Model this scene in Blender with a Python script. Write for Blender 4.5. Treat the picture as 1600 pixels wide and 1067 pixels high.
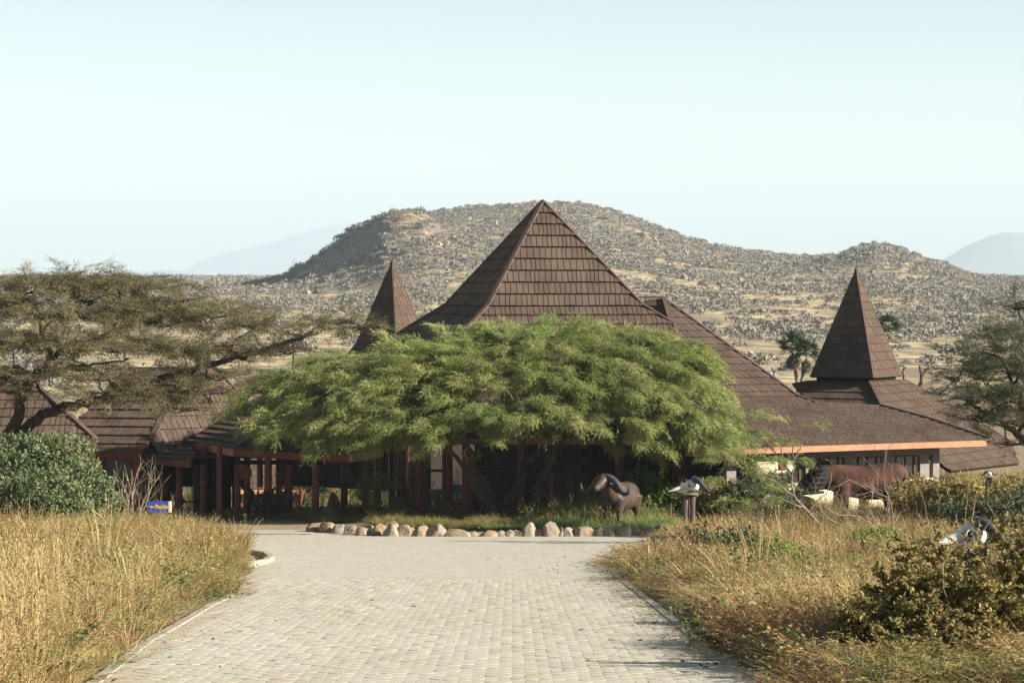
import bpy, bmesh, math, random
import numpy as np
from mathutils import Vector, Matrix, Euler
random.seed(7); RNG = np.random.default_rng(7)
R = math.radians
for o in list(bpy.data.objects): bpy.data.objects.remove(o)
SC = bpy.context.scene
COL = SC.collection

# ------------------------------------------------------------------ camera, sky, sun, exposure
F = 4500.0; CX = 800.0; HY = 435.0; CH = 9.0      # focal length in photo pixels, horizon row, camera height over the forecourt
cam = bpy.data.cameras.new('camera'); camo = bpy.data.objects.new('camera', cam); COL.objects.link(camo)
cam.sensor_width = 36; cam.lens = 36 * F / 1600; cam.shift_y = -(533.5 - HY) / 1600
cam.clip_start = 0.5; cam.clip_end = 60000
camo.location = (0, 0, CH); camo.rotation_euler = (R(90), 0, 0); SC.camera = camo
SUN_EL, SUN_AZ = 23.5, 17.0                        # azimuth: degrees from due right towards the camera
sdir = Vector((math.cos(R(SUN_AZ)) * math.cos(R(SUN_EL)), -math.sin(R(SUN_AZ)) * math.cos(R(SUN_EL)), math.sin(R(SUN_EL))))
W = bpy.data.worlds.new('World'); SC.world = W; W.use_nodes = True
wn, wl = W.node_tree.nodes, W.node_tree.links
sky = wn.new('ShaderNodeTexSky'); sky.sky_type = 'NISHITA'; sky.sun_disc = False
sky.sun_elevation = R(SUN_EL); sky.sun_rotation = math.atan2(sdir.x, sdir.y)
sky.air_density = 0.5; sky.dust_density = 0.0; sky.ozone_density = 1.0; sky.altitude = 0
tint = wn.new('ShaderNodeMix'); tint.data_type = 'RGBA'; tint.blend_type = 'MULTIPLY'; tint.inputs[0].default_value = 1
tint.inputs[7].default_value = (1.38, 1.13, 0.80, 1)
hs_ = wn.new('ShaderNodeHueSaturation'); hs_.inputs['Saturation'].default_value = 0.95; wl.new(sky.outputs[0], hs_.inputs['Color']); wl.new(hs_.outputs[0], tint.inputs[6]); wl.new(tint.outputs[2], wn['Background'].inputs[0])
wn['Background'].inputs[1].default_value = 0.068
sl = bpy.data.lights.new('sun', 'SUN'); sl.energy = 5.0; sl.angle = R(0.55); sl.color = (1.0, 0.93, 0.81)
slo = bpy.data.objects.new('sun', sl); COL.objects.link(slo)
slo.rotation_euler = (-sdir).to_track_quat('-Z', 'Y').to_euler(); slo.location = (60, -30, 60)
vs = SC.view_settings; vs.view_transform = 'Standard'; vs.look = 'None'; vs.gamma = 1; vs.exposure = 1.45; vs.use_curve_mapping = False
cy = SC.cycles
cy.max_bounces = 6; cy.diffuse_bounces = 2; cy.glossy_bounces = 2; cy.transmission_bounces = 3; cy.transparent_max_bounces = 6
cy.volume_bounces = 0; cy.use_denoising = True; cy.caustics_reflective = False; cy.caustics_refractive = False

# ------------------------------------------------------------------ helpers
def lin(c): return tuple(c) + (1,) if len(c) == 3 else c

def mat(name, c1, c2=None, rough=0.85, scale=6.0, detail=5.0, bump=0.0, bscale=40.0, spec=0.25, attr=None, rnd=False, transl=0.0, coords='Object', stretch=None, c3=None, lo=0.35, hi=0.65):
    m = bpy.data.materials.new(name); m.use_nodes = True
    n, l = m.node_tree.nodes, m.node_tree.links
    b = n['Principled BSDF']; b.inputs['Roughness'].default_value = rough
    b.inputs['Specular IOR Level'].default_value = spec
    c2 = c2 or tuple(x * 0.7 for x in c1)
    tc = n.new('ShaderNodeTexCoord'); mp = n.new('ShaderNodeMapping')
    if coords == 'World':
        ge = n.new('ShaderNodeNewGeometry'); l.new(ge.outputs['Position'], mp.inputs[0])
    else: l.new(tc.outputs[coords], mp.inputs[0])
    if stretch: mp.inputs['Scale'].default_value = stretch
    nz = n.new('ShaderNodeTexNoise'); nz.inputs['Scale'].default_value = scale; nz.inputs['Detail'].default_value = detail
    nz.inputs['Roughness'].default_value = 0.62
    l.new(mp.outputs[0], nz.inputs['Vector'])
    rp = n.new('ShaderNodeValToRGB'); l.new(nz.outputs[0], rp.inputs[0])
    rp.color_ramp.elements[0].position = lo; rp.color_ramp.elements[0].color = lin(c2)
    rp.color_ramp.elements[1].position = hi; rp.color_ramp.elements[1].color = lin(c1)
    out = rp.outputs[0]
    src = None
    if attr:
        a = n.new('ShaderNodeAttribute'); a.attribute_name = attr; src = a.outputs['Fac']
    elif rnd:
        a = n.new('ShaderNodeObjectInfo'); src = a.outputs['Random']
    if src is not None:
        mx = n.new('ShaderNodeMix'); mx.data_type = 'RGBA'; l.new(src, mx.inputs[0])
        l.new(out, mx.inputs[6]); mx.inputs[7].default_value = lin(c3 or c2); out = mx.outputs[2]
    l.new(out, b.inputs['Base Color'])
    if bump:
        nb = n.new('ShaderNodeTexNoise'); nb.inputs['Scale'].default_value = bscale; nb.inputs['Detail'].default_value = 4
        l.new(mp.outputs[0], nb.inputs['Vector'])
        bp = n.new('ShaderNodeBump'); bp.inputs['Strength'].default_value = 0.6; bp.inputs['Distance'].default_value = bump
        l.new(nb.outputs[0], bp.inputs['Height']); l.new(bp.outputs[0], b.inputs['Normal'])
    if transl:
        t = n.new('ShaderNodeBsdfTranslucent'); l.new(out, t.inputs[0])
        ms = n.new('ShaderNodeMixShader'); ms.inputs[0].default_value = transl
        l.new(b.outputs[0], ms.inputs[1]); l.new(t.outputs[0], ms.inputs[2]); l.new(ms.outputs[0], n['Material Output'].inputs[0])
    return m

def tag(o, label=None, cat=None, group=None, kind=None):
    if label: o['label'] = label
    if cat: o['category'] = cat
    if group: o['group'] = group
    if kind: o['kind'] = kind
    return o

def thing(name, label, cat, loc=(0, 0, 0), group=None):
    o = bpy.data.objects.new(name, None); COL.objects.link(o); o.location = loc; o.empty_display_size = 0.2
    return tag(o, label, cat, group)

def link(name, me, m, parent=None, smooth=False):
    """link a mesh given in world coordinates; under a parent Empty it is stored relative to it"""
    o = bpy.data.objects.new(name, me); COL.objects.link(o)
    if m is not None: me.materials.append(m)
    if smooth: me.polygons.foreach_set('use_smooth', [True] * len(me.polygons))
    if parent is not None:
        o.parent = parent
        w = world_loc(parent)
        me.transform(Matrix.Translation(-w))
    return o

def world_loc(p):
    w = Vector((0, 0, 0))
    while p is not None: w += p.location; p = p.parent
    return w

class MB:
    def __init__(s): s.v = []; s.f = []
    def add(s, vs, fs):
        k = len(s.v); s.v.extend([tuple(v) for v in vs]); s.f.extend([tuple(i + k for i in f) for f in fs]); return s
    def box(s, c, size, rz=0.0, rot=None):
        x, y, z = size[0] / 2, size[1] / 2, size[2] / 2
        m = rot if rot is not None else Matrix.Rotation(rz, 3, 'Z')
        vs = [Vector(c) + m @ Vector(p) for p in ((-x,-y,-z),(x,-y,-z),(x,y,-z),(-x,y,-z),(-x,-y,z),(x,-y,z),(x,y,z),(-x,y,z))]
        return s.add(vs, [(0,3,2,1),(4,5,6,7),(0,1,5,4),(1,2,6,5),(2,3,7,6),(3,0,4,7)])
    def beam(s, p, q, w, h, up=Vector((0, 0, 1))):
        p, q = Vector(p), Vector(q); d = (q - p); L = d.length; d.normalize()
        side = d.cross(up)
        if side.length < 1e-4: side = d.cross(Vector((0, 1, 0)))
        side.normalize(); u = side.cross(d)
        m = Matrix((d, side, u)).transposed()
        return s.box((p + q) / 2, (L, w, h), rot=m)
    def tube(s, pts, rad, n=7, cap=True):
        pts = [Vector(p) for p in pts]; k0 = len(s.v)
        ref = Vector((0.31, 0.2, 0.93)).normalized()
        for i, p in enumerate(pts):
            d = (pts[min(i + 1, len(pts) - 1)] - pts[max(i - 1, 0)])
            if d.length < 1e-9: d = Vector((0, 0, 1))
            d.normalize(); a = d.cross(ref)
            if a.length < 0.05: a = d.cross(Vector((1, 0, 0)))
            a.normalize(); b = d.cross(a)
            r = rad[i] if hasattr(rad, '__len__') else rad
            for j in range(n):
                t = 2 * math.pi * j / n
                s.v.append(tuple(p + a * (r * math.cos(t)) + b * (r * math.sin(t))))
        for i in range(len(pts) - 1):
            for j in range(n):
                a0 = k0 + i * n + j; a1 = k0 + i * n + (j + 1) % n
                s.f.append((a0, a1, a1 + n, a0 + n))
        if cap:
            s.f.append(tuple(k0 + j for j in range(n))[::-1]); s.f.append(tuple(k0 + (len(pts) - 1) * n + j for j in range(n)))
        return s
    def loft(s, rings, n=16, ax='x'):
        """rings: (centre, half width, half height) along an axis, ellipse sections facing `ax`"""
        k0 = len(s.v)
        for c, w, h in rings:
            c = Vector(c)
            for j in range(n):
                t = 2 * math.pi * j / n
                o = Vector((0, w * math.cos(t), h * math.sin(t))) if ax == 'x' else Vector((w * math.cos(t), h * math.sin(t), 0))
                s.v.append(tuple(c + o))
        for i in range(len(rings) - 1):
            for j in range(n):
                a0 = k0 + i * n + j; a1 = k0 + i * n + (j + 1) % n
                s.f.append((a0, a1, a1 + n, a0 + n))
        s.f.append(tuple(k0 + j for j in range(n))[::-1]); s.f.append(tuple(k0 + (len(rings) - 1) * n + j for j in range(n)))
        return s
    def rotate(s, m, c=(0, 0, 0)):
        c = Vector(c); s.v = [tuple(c + m @ (Vector(v) - c)) for v in s.v]; return s
    def mesh(s, name):
        me = bpy.data.meshes.new(name); me.from_pydata(s.v, [], s.f); me.update()
        bm = bmesh.new(); bm.from_mesh(me); bmesh.ops.recalc_face_normals(bm, faces=bm.faces); bm.to_mesh(me); bm.free()
        return me
    def build(s, name, m, parent=None, smooth=False): return link(name, s.mesh(name), m, parent, smooth)

def bevel(o, w=0.01, seg=1):
    b = o.modifiers.new('bevel', 'BEVEL'); b.width = w; b.segments = seg; b.limit_method = 'ANGLE'; return o

# value noise
def _h(ix, iy, s):
    v = np.sin(ix * 127.1 + iy * 311.7 + s * 74.7) * 43758.5453
    return v - np.floor(v)
def vnoise(x, y, s=0.0):
    x = np.asarray(x, float); y = np.asarray(y, float)
    ix, iy = np.floor(x), np.floor(y); fx, fy = x - ix, y - iy
    fx = fx * fx * (3 - 2 * fx); fy = fy * fy * (3 - 2 * fy)
    a = _h(ix, iy, s) * (1 - fx) + _h(ix + 1, iy, s) * fx
    b = _h(ix, iy + 1, s) * (1 - fx) + _h(ix + 1, iy + 1, s) * fx
    return a * (1 - fy) + b * fy
def fbm(x, y, s=0.0, o=4):
    r = 0; a = 0.5; t = 0
    for k in range(o):
        r = r + a * vnoise(x * 2 ** k, y * 2 ** k, s + k * 3.3); t += a; a *= 0.5
    return r / t
def sstep(a, b, x):
    t = np.clip((np.asarray(x, float) - a) / (b - a), 0, 1); return t * t * (3 - 2 * t)

# ------------------------------------------------------------------ ground shape
SLOPE = 0.0713; Z0 = 7.16
def prof(d):
    """height of the drive at distance d: even fall, then the level forecourt"""
    d = np.asarray(d, float); z = Z0 - SLOPE * d; k = 0.16
    return np.where(z > 3, z, k * np.log1p(np.exp(np.clip(z / k, -40, 40))) ) - 0.0
def P(px, py, d): return Vector(((px - CX) * d / F, d, CH + (HY - py) * d / F))
def dist_on_drive(py):
    ds = np.linspace(12, 140, 6000); ys = HY + (CH - prof(ds)) * F / ds
    return float(ds[np.argmin(np.abs(ys - py))])
# road edges as photo rows, turned into metres once
LE = [(1120,88),(1067,165),(1005,240),(980,285),(950,333),(930,372),(918,375),(905,372),(893,385),(885,410),(876,424),(868,412),(862,360),(850,348),(838,330),(822,200)]
RE = [(1120,1262),(1067,1180),(1020,1095),(985,1060),(935,1000),(905,962),(884,940),(876,952),(868,975),(858,1020),(848,1030),(838,1075),(822,1100)]
def edge(tab):
    d = np.array([dist_on_drive(y) for y, x in tab]); x = np.array([(x - CX) * dd / F for (y, x), dd in zip(tab, d)])
    o = np.argsort(d); return d[o], x[o]
LD, LX = edge(LE); RD, RX = edge(RE)
def xl(d): return np.where(np.asarray(d) < LD[0], LX[0] , np.interp(d, LD, LX))
def xr(d): return np.where(np.asarray(d) < RD[0], RX[0] , np.interp(d, RD, RX))
def gz(x, d):
    x = np.asarray(x, float); d = np.asarray(d, float)
    z = prof(d)
    off = np.maximum(xl(d) - x, x - xr(d)); off = np.where(d > 101, 1.0, off)
    z = z + 0.16 * sstep(0.15, 0.8, off) * (0.4 + 1.2 * fbm(x * 0.4, d * 0.4, 5)) * np.where(d < 104, 1, 0.3)
    z = z - 2.4 * sstep(113, 121, d) * sstep(-2, -5, x) * sstep(-30, -26, x)   # river bank dip behind the porch
    return z
def G(px, py):
    ds = np.linspace(15, 200, 8000); xs = (px - CX) * ds / F
    ray = CH + (HY - py) * ds / F; below = np.where(ray <= gz(xs, ds))[0]
    d = ds[below[0]] if len(below) else 200.0
    return Vector(((px - CX) * d / F, d, float(gz((px - CX) * d / F, d))))
def on(px, d):
    x = (px - CX) * d / F; return Vector((x, d, float(gz(x, d))))

# ------------------------------------------------------------------ materials
M_ground = mat('dry_soil', (0.30, 0.225, 0.135), (0.20, 0.14, 0.08), scale=0.9, bump=0.03, bscale=18)
M_paver = mat('concrete_paver', (0.435, 0.40, 0.32), (0.375, 0.325, 0.243), scale=0.9, detail=8, coords='World', stretch=(1, .22, 1), bump=0.004, bscale=60, attr='var', c3=(0.425, 0.41, 0.355))
M_pavejoint = mat('joint_sand', (0.45, 0.38, 0.28), (0.37, 0.31, 0.22), scale=20)
M_court = mat('forecourt_paving', (0.43, 0.405, 0.335), (0.345, 0.325, 0.27), scale=0.35, detail=9, bump=0.02, bscale=4.5, coords='World', stretch=(1, 1.0, 1))
M_kerb = mat('kerb_concrete', (0.38, 0.345, 0.275), (0.27, 0.24, 0.19), scale=3, bump=0.004, bscale=50)
M_roof = mat('brown_roof_shingle', (0.102, 0.072, 0.055), (0.066, 0.046, 0.036), scale=0.7, detail=8, rough=0.92, bump=0.006, bscale=60, stretch=(1, 1, 0.35), attr='var', c3=(0.122, 0.088, 0.069), spec=0.05)
M_cap = mat('roof_ridge_cap', (0.11, 0.072, 0.056), (0.075, 0.05, 0.04), scale=5, rough=0.7)
M_deck = mat('roof_underside_shade', (0.022, 0.013, 0.010), (0.014, 0.009, 0.007), scale=6)  # near-black; on walls and panels it stands for interior shade
M_fascia = mat('terracotta_fascia', (0.46, 0.21, 0.115), (0.36, 0.15, 0.08), scale=2.5, rough=0.6)
M_fasciad = mat('shaded_red_fascia', (0.17, 0.048, 0.03), (0.12, 0.034, 0.022), scale=3, rough=0.6)  # fascia colour as it looks in shade, the shade put into the colour
M_post = mat('oxblood_post', (0.20, 0.042, 0.034), (0.12, 0.028, 0.023), scale=4, rough=0.5, spec=0.4, bump=0.003, bscale=30)
M_wallgrey = mat('grey_stone_block', (0.26, 0.235, 0.215), (0.19, 0.17, 0.155), scale=4, bump=0.01, bscale=25, rnd=True, c3=(0.20, 0.185, 0.17))
M_mortar = mat('mortar', (0.12, 0.11, 0.10), (0.09, 0.08, 0.075), scale=10)
M_cream = mat('cream_plaster', (0.66, 0.58, 0.40), (0.55, 0.47, 0.31), scale=1.5, bump=0.004, bscale=20)
M_shutter = mat('red_brown_timber', (0.17, 0.055, 0.035), (0.11, 0.035, 0.025), scale=3, stretch=(8, 8, 0.5))
M_glass = mat('window_glass', (0.03, 0.035, 0.035), (0.015, 0.018, 0.018), rough=0.08, spec=0.6, scale=2)
M_wood = mat('weathered_wood', (0.17, 0.13, 0.10), (0.07, 0.05, 0.04), scale=5, stretch=(9, 9, 0.6), bump=0.02, bscale=9, detail=6)
M_barkd = mat('dark_bark', (0.085, 0.065, 0.05), (0.035, 0.027, 0.022), scale=6, bump=0.03, bscale=14)
M_barkl = mat('grey_bark', (0.22, 0.18, 0.14), (0.12, 0.095, 0.07), scale=6, bump=0.02, bscale=14)
M_twig = mat('pale_dead_twig', (0.36, 0.28, 0.20), (0.20, 0.15, 0.11), scale=8)
M_twigd = mat('dark_twig', (0.14, 0.10, 0.075), (0.08, 0.06, 0.045), scale=8)
M_leaf_main = mat('acacia_leaf_green', (0.230, 0.290, 0.070), (0.125, 0.180, 0.045), scale=0.6, attr='var', c3=(0.40, 0.38, 0.16), transl=0.14, rough=0.6)
M_leaf_left = mat('acacia_leaf_olive', (0.160, 0.145, 0.062), (0.100, 0.095, 0.044), scale=0.5, attr='var', c3=(0.24, 0.20, 0.11), transl=0.25, rough=0.7)
M_leaf_right = mat('acacia_leaf_grey', (0.095, 0.105, 0.050), (0.060, 0.070, 0.036), scale=0.5, attr='var', c3=(0.16, 0.15, 0.08), transl=0.25, rough=0.7)
M_leaf_bush = mat('silvery_green_leaf', (0.165, 0.215, 0.085), (0.10, 0.145, 0.055), scale=1.2, attr='var', c3=(0.25, 0.28, 0.14), transl=0.25, rough=0.5, spec=0.4)
M_leaf_fg = mat('olive_leathery_leaf', (0.155, 0.140, 0.042), (0.075, 0.085, 0.026), scale=2.0, attr='var', c3=(0.30, 0.225, 0.085), transl=0.22, rough=0.6, spec=0.2)
M_leaf_herb = mat('fresh_green_leaf', (0.15, 0.23, 0.045), (0.09, 0.16, 0.03), scale=1.0, attr='var', c3=(0.24, 0.28, 0.07), transl=0.35)
M_leaf_dark = mat('grey_green_leaf', (0.090, 0.095, 0.045), (0.052, 0.064, 0.032), scale=1.0, attr='var', c3=(0.15, 0.165, 0.09), transl=0.2)
M_leaf_tan = mat('yellow_weed_leaf', (0.30, 0.25, 0.085), (0.20, 0.18, 0.06), scale=1.0, attr='var', c3=(0.42, 0.31, 0.14), transl=0.3)
M_palm = mat('palm_frond_green', (0.055, 0.10, 0.055), (0.035, 0.065, 0.04), scale=2, attr='var', c3=(0.10, 0.15, 0.08), transl=0.15)
M_palmdry = mat('palm_frond_dry', (0.19, 0.145, 0.10), (0.12, 0.09, 0.065), scale=2)
M_bronze = mat('brown_painted_statue', (0.085, 0.056, 0.040), (0.035, 0.024, 0.020), scale=2.2, rough=0.55, spec=0.3, bump=0.008, bscale=14)
M_redstat = mat('reddish_brown_statue', (0.110, 0.046, 0.032), (0.040, 0.021, 0.017), scale=1.3, rough=0.8, spec=0.15, bump=0.01, bscale=10)
M_black = mat('black_statue_paint', (0.014, 0.015, 0.014), (0.008, 0.009, 0.009), scale=4, rough=0.8, spec=0.2)
M_bone = mat('bleached_bone', (0.80, 0.77, 0.70), (0.55, 0.53, 0.48), scale=3.5, rough=0.6, bump=0.006, bscale=20)
M_horn = mat('dark_horn', (0.075, 0.075, 0.08), (0.03, 0.03, 0.033), scale=6, rough=0.45, bump=0.006, bscale=30, stretch=(1, 1, 4))
M_dark = mat('hollow_dark', (0.012, 0.010, 0.010), (0.008, 0.007, 0.007))
M_blue = mat('blue_sign_paint', (0.045, 0.085, 0.42), (0.035, 0.07, 0.35), scale=3, rough=0.5)
M_yellow = mat('yellow_sign_letter', (0.80, 0.50, 0.06), (0.72, 0.44, 0.05), rough=0.5)
M_white = mat('white_paint', (0.75, 0.73, 0.70), (0.62, 0.60, 0.57), rough=0.6, scale=8)
M_signstone = mat('grey_green_sign_stone', (0.24, 0.27, 0.265), (0.17, 0.19, 0.19), scale=3, bump=0.01, bscale=16)
M_rock = mat('tan_rock', (0.33, 0.225, 0.13), (0.17, 0.115, 0.07), scale=3.5, bump=0.03, bscale=9, rnd=True, c3=(0.25, 0.215, 0.17), rough=0.9)
M_rockb = mat('ochre_plinth_stone', (0.27, 0.19, 0.10), (0.17, 0.12, 0.07), scale=4, bump=0.02, bscale=15)
M_tanstat = mat('tan_sculpture', (0.34, 0.19, 0.10), (0.20, 0.10, 0.06), scale=2.5, rough=0.5, bump=0.01, bscale=12)
M_trough = mat('blue_black_metal', (0.022, 0.030, 0.038), (0.014, 0.018, 0.022), rough=0.5)
M_soildk = mat('island_earth', (0.22, 0.18, 0.10), (0.14, 0.12, 0.07), scale=3, bump=0.03, bscale=10)

M_litter = mat('dry_fallen_leaf', (0.16, 0.10, 0.055), (0.08, 0.055, 0.035), scale=3, attr='var', c3=(0.13, 0.14, 0.05))
def grass_mat(name, c1, c2, tr=0.3):
    m = mat(name, c1, c2, rnd=True, c3=tuple((a + b) / 2 * 0.85 for a, b in zip(c1, c2)), transl=tr, scale=3, rough=0.6, spec=0.2)
    return m
M_g_straw = grass_mat('straw_blade', (0.56, 0.43, 0.215), (0.40, 0.29, 0.125))
M_g_olive = grass_mat('olive_blade', (0.30, 0.265, 0.10), (0.20, 0.185, 0.065))
M_g_red = grass_mat('russet_blade', (0.38, 0.18, 0.115), (0.26, 0.12, 0.08))
M_g_green = grass_mat('green_blade', (0.24, 0.37, 0.13), (0.17, 0.29, 0.09))
M_leaf_herbg = grass_mat('herb_leaf', (0.16, 0.18, 0.055), (0.09, 0.12, 0.04), .2)
M_g_herbf = grass_mat('dull_herb_leaf', (0.22, 0.20, 0.085), (0.14, 0.15, 0.06), .2)
M_g_gold = grass_mat('golden_blade', (0.385, 0.285, 0.105), (0.28, 0.20, 0.075))

# ------------------------------------------------------------------ far setting
def grid_mesh(name, X, Y, Z, m, parent=None, smooth=True):
    ny, nx = X.shape
    me = bpy.data.meshes.new(name)
    co = np.stack([X, Y, Z], -1).reshape(-1, 3).astype(np.float32)
    idx = np.arange(ny * nx).reshape(ny, nx)
    q = np.stack([idx[:-1, :-1], idx[:-1, 1:], idx[1:, 1:], idx[1:, :-1]], -1).reshape(-1, 4)
    raw_mesh(me, co, q); o = link(name, me, m, parent, smooth); return o
def raw_mesh(me, co, faces):
    n = faces.shape[1]
    me.vertices.add(len(co)); me.vertices.foreach_set('co', np.ascontiguousarray(co, np.float32).ravel())
    me.loops.add(faces.size); me.loops.foreach_set('vertex_index', np.ascontiguousarray(faces, np.int32).ravel())
    me.polygons.add(len(faces)); me.polygons.foreach_set('loop_start', np.arange(0, faces.size, n, dtype=np.int32))
    me.update(calc_edges=True)

# near ground
gx = np.concatenate([np.arange(-130, -22, 3.0), np.arange(-22, 22.01, 0.4), np.arange(24, 131, 3.0)])
gy = np.concatenate([np.arange(-25, 16, 1.0), np.arange(16, 122.01, 0.5), np.arange(124, 212, 2.0)])
GX, GY = np.meshgrid(gx, gy)
GZ = gz(GX, GY)
inroad = (GX > xl(GY) - 0.25) & (GX < xr(GY) + 0.25) & (GY < 102)
GZ = np.where(inroad, prof(GY) - 0.10, GZ)
tag(grid_mesh('ground', GX, GY, GZ, M_ground), kind='structure')

# far terrain: the plain and the long hill behind the lodge
RIDGE = [(-700,436),(0,436),(250,436),(380,437),(430,436),(470,440),(500,434),(530,428),(560,418),(582,402),(597,386),(604,376),(618,368),(640,352),(662,334),(690,327),(740,321),(790,318),(850,316),(905,317),(950,326),(1000,343),(1040,359),(1070,369),(1110,380),(1150,388),(1200,394),(1240,399),(1275,399),(1310,401),(1342,396),(1372,389),(1405,394),(1432,403),(1470,408),(1500,424),(1530,432),(1600,436),(1750,437),(2400,436)]
rp_, ry_ = np.array([a for a, b in RIDGE], float), np.array([b for a, b in RIDGE], float)
DR = 1500.0
def far_z(x, d):
    px = CX + F * x / d
    H = (HY - np.interp(px, rp_, ry_)) * DR / F
    base = 8.2 * sstep(230, 1500, d) ** 0.9 * (1 - 0.0 * d) + 0.5 * (fbm(x / 60, d / 60, 2) - 0.5) * sstep(210, 300, d)
    up = np.clip((d - 520) / (DR - 520), 0, 1)
    s = up ** 1.15 * (1.0 - 0.15 * np.sin(up * math.pi))
    # spurs and gullies
    rough = (fbm(x / 90, d / 90, 11, 5) - 0.5) * 0.30 + (fbm(x / 28, d / 40, 17, 4) - 0.5) * 0.22
    hill = H * s * (1 + rough * np.sin(np.clip(up, 0, 1) * math.pi) ** 0.8 * 1.0)
    hill = hill + np.clip(H, 0, 60) * 0.12 * (fbm(x / 14, d / 30, 23, 3) - 0.5) * up
    # terraces of rock bands
    hill = np.where(d > DR, H * (1 - sstep(DR, DR + 900, d)) , hill)
    # nearer left spur
    spur = 15.5 * np.exp(-((px - 560) / 95.0) ** 2) * np.exp(-((d - 1060) / 150.0) ** 2)
    spur = spur + 8.0 * np.exp(-((px - 640) / 70.0) ** 2) * np.exp(-((d - 980) / 110.0) ** 2)
    spur = spur + 7.0 * np.exp(-((px - 1370) / 90.0) ** 2) * np.exp(-((d - 1180) / 130.0) ** 2)
    return base + np.maximum(hill, 0) + spur * (0.7 + 0.6 * fbm(x / 30, d / 30, 31))
us = np.linspace(-0.42, 0.42, 620)
ds = np.concatenate([np.linspace(205, 600, 80), np.linspace(606, 1520, 200), np.linspace(1540, 2600, 40), np.geomspace(2700, 27300, 40)])
U, D = np.meshgrid(us, ds); X = U * D; Z = far_z(X, D)
Z = Z * sstep(200, 260, D) - 0.02
def hill_material():
    m = bpy.data.materials.new('dry_hillside'); m.use_nodes = True
    n, l = m.node_tree.nodes, m.node_tree.links; b = n['Principled BSDF']; b.inputs['Roughness'].default_value = 0.95; b.inputs['Specular IOR Level'].default_value = 0.1
    tc = n.new('ShaderNodeTexCoord')
    def nz(sc, st=(1, 1, 1), det=6):
        mp = n.new('ShaderNodeMapping'); mp.inputs['Scale'].default_value = st; l.new(tc.outputs['Object'], mp.inputs[0])
        t = n.new('ShaderNodeTexNoise'); t.inputs['Scale'].default_value = sc; t.inputs['Detail'].default_value = det; t.inputs['Roughness'].default_value = 0.65
        l.new(mp.outputs[0], t.inputs[0]); return t.outputs[0]
    def ramp(f, p0, c0, p1, c1):
        r = n.new('ShaderNodeValToRGB'); r.color_ramp.elements[0].position = p0; r.color_ramp.elements[0].color = lin(c0)
        r.color_ramp.elements[1].position = p1; r.color_ramp.elements[1].color = lin(c1); l.new(f, r.inputs[0]); return r.outputs[0]
    a = ramp(nz(0.045, (1, 0.6, 1)), 0.36, (0.27, 0.21, 0.125), 0.56, (0.66, 0.53, 0.30))
    bb = ramp(nz(0.25, (1, 0.5, 1)), 0.42, (0.0, 0.0, 0.0), 0.62, (1, 1, 1))
    mx = n.new('ShaderNodeMix'); mx.data_type = 'RGBA'; l.new(bb, mx.inputs[0]); mx.inputs[6].default_value = (0.21, 0.175, 0.12, 1); l.new(a, mx.inputs[7])
    # steeper ground shows rock
    geo = n.new('ShaderNodeNewGeometry'); sp = n.new('ShaderNodeSeparateXYZ'); l.new(geo.outputs['True Normal'], sp.inputs[0])
    rk = ramp(sp.outputs[2], 0.80, (1, 1, 1), 0.93, (0, 0, 0))
    ps = n.new('ShaderNodeSeparateXYZ'); l.new(tc.outputs['Object'], ps.inputs[0]); mr = n.new('ShaderNodeMapRange'); l.new(ps.outputs[2], mr.inputs[0]); mr.inputs[1].default_value = 6; mr.inputs[2].default_value = 22
    m3 = n.new('ShaderNodeMix'); m3.data_type = 'RGBA'; l.new(mr.outputs[0], m3.inputs[0]); l.new(mx.outputs[2], m3.inputs[6])
    dk = n.new('ShaderNodeMix'); dk.data_type = 'RGBA'; dk.blend_type = 'MULTIPLY'; dk.inputs[0].default_value = 1; l.new(mx.outputs[2], dk.inputs[6]); dk.inputs[7].default_value = (.66, .65, .68, 1); l.new(dk.outputs[2], m3.inputs[7])
    m2 = n.new('ShaderNodeMix'); m2.data_type = 'RGBA'; l.new(rk, m2.inputs[0]); l.new(m3.outputs[2], m2.inputs[6]); m2.inputs[7].default_value = (0.15, 0.125, 0.105, 1)
    l.new(m2.outputs[2], b.inputs['Base Color']); return m
tag(grid_mesh('hill', X, D, Z, hill_material()), kind='structure')

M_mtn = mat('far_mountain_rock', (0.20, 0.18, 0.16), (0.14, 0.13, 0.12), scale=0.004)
M_mtn3 = mat('hazed_pale_rock', (0.42, 0.42, 0.40), (0.36, 0.36, 0.35), scale=0.004)  # rock paled so the distance haze sits in its colour
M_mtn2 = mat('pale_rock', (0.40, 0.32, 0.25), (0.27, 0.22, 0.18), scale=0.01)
def ridge(name, pts, d, depth, m, amp=0.08, seed=1):
    px = np.array([a for a, b in pts], float); py = np.array([b for a, b in pts], float)
    g = np.linspace(px[0], px[-1], 240); v = np.linspace(-1, 1, 40); PXg, V = np.meshgrid(g, v)
    Xm = (PXg - CX) * d / F; H = np.maximum((HY - np.interp(PXg, px, py)) * d / F, 0)
    Ym = d + V * depth; Zm = 6 + (H + 3) * np.cos(V * math.pi / 2) ** 0.8 * (1 + amp * (fbm(Xm / (d * .02), Ym / (d * .02), seed) - .5) * (1 - np.exp(-V ** 2 * 9)) * 3) - 2
    return tag(grid_mesh(name, Xm, Ym, Zm, m), kind='structure')
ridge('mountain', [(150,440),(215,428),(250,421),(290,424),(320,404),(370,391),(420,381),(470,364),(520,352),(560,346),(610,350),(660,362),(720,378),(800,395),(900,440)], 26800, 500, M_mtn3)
ridge('mountain', [(1380,440),(1440,420),(1480,402),(1510,384),(1545,369),(1572,362),(1610,364),(1700,350),(1800,372),(1900,410),(2000,440)], 17500, 400, M_mtn, seed=5)
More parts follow.
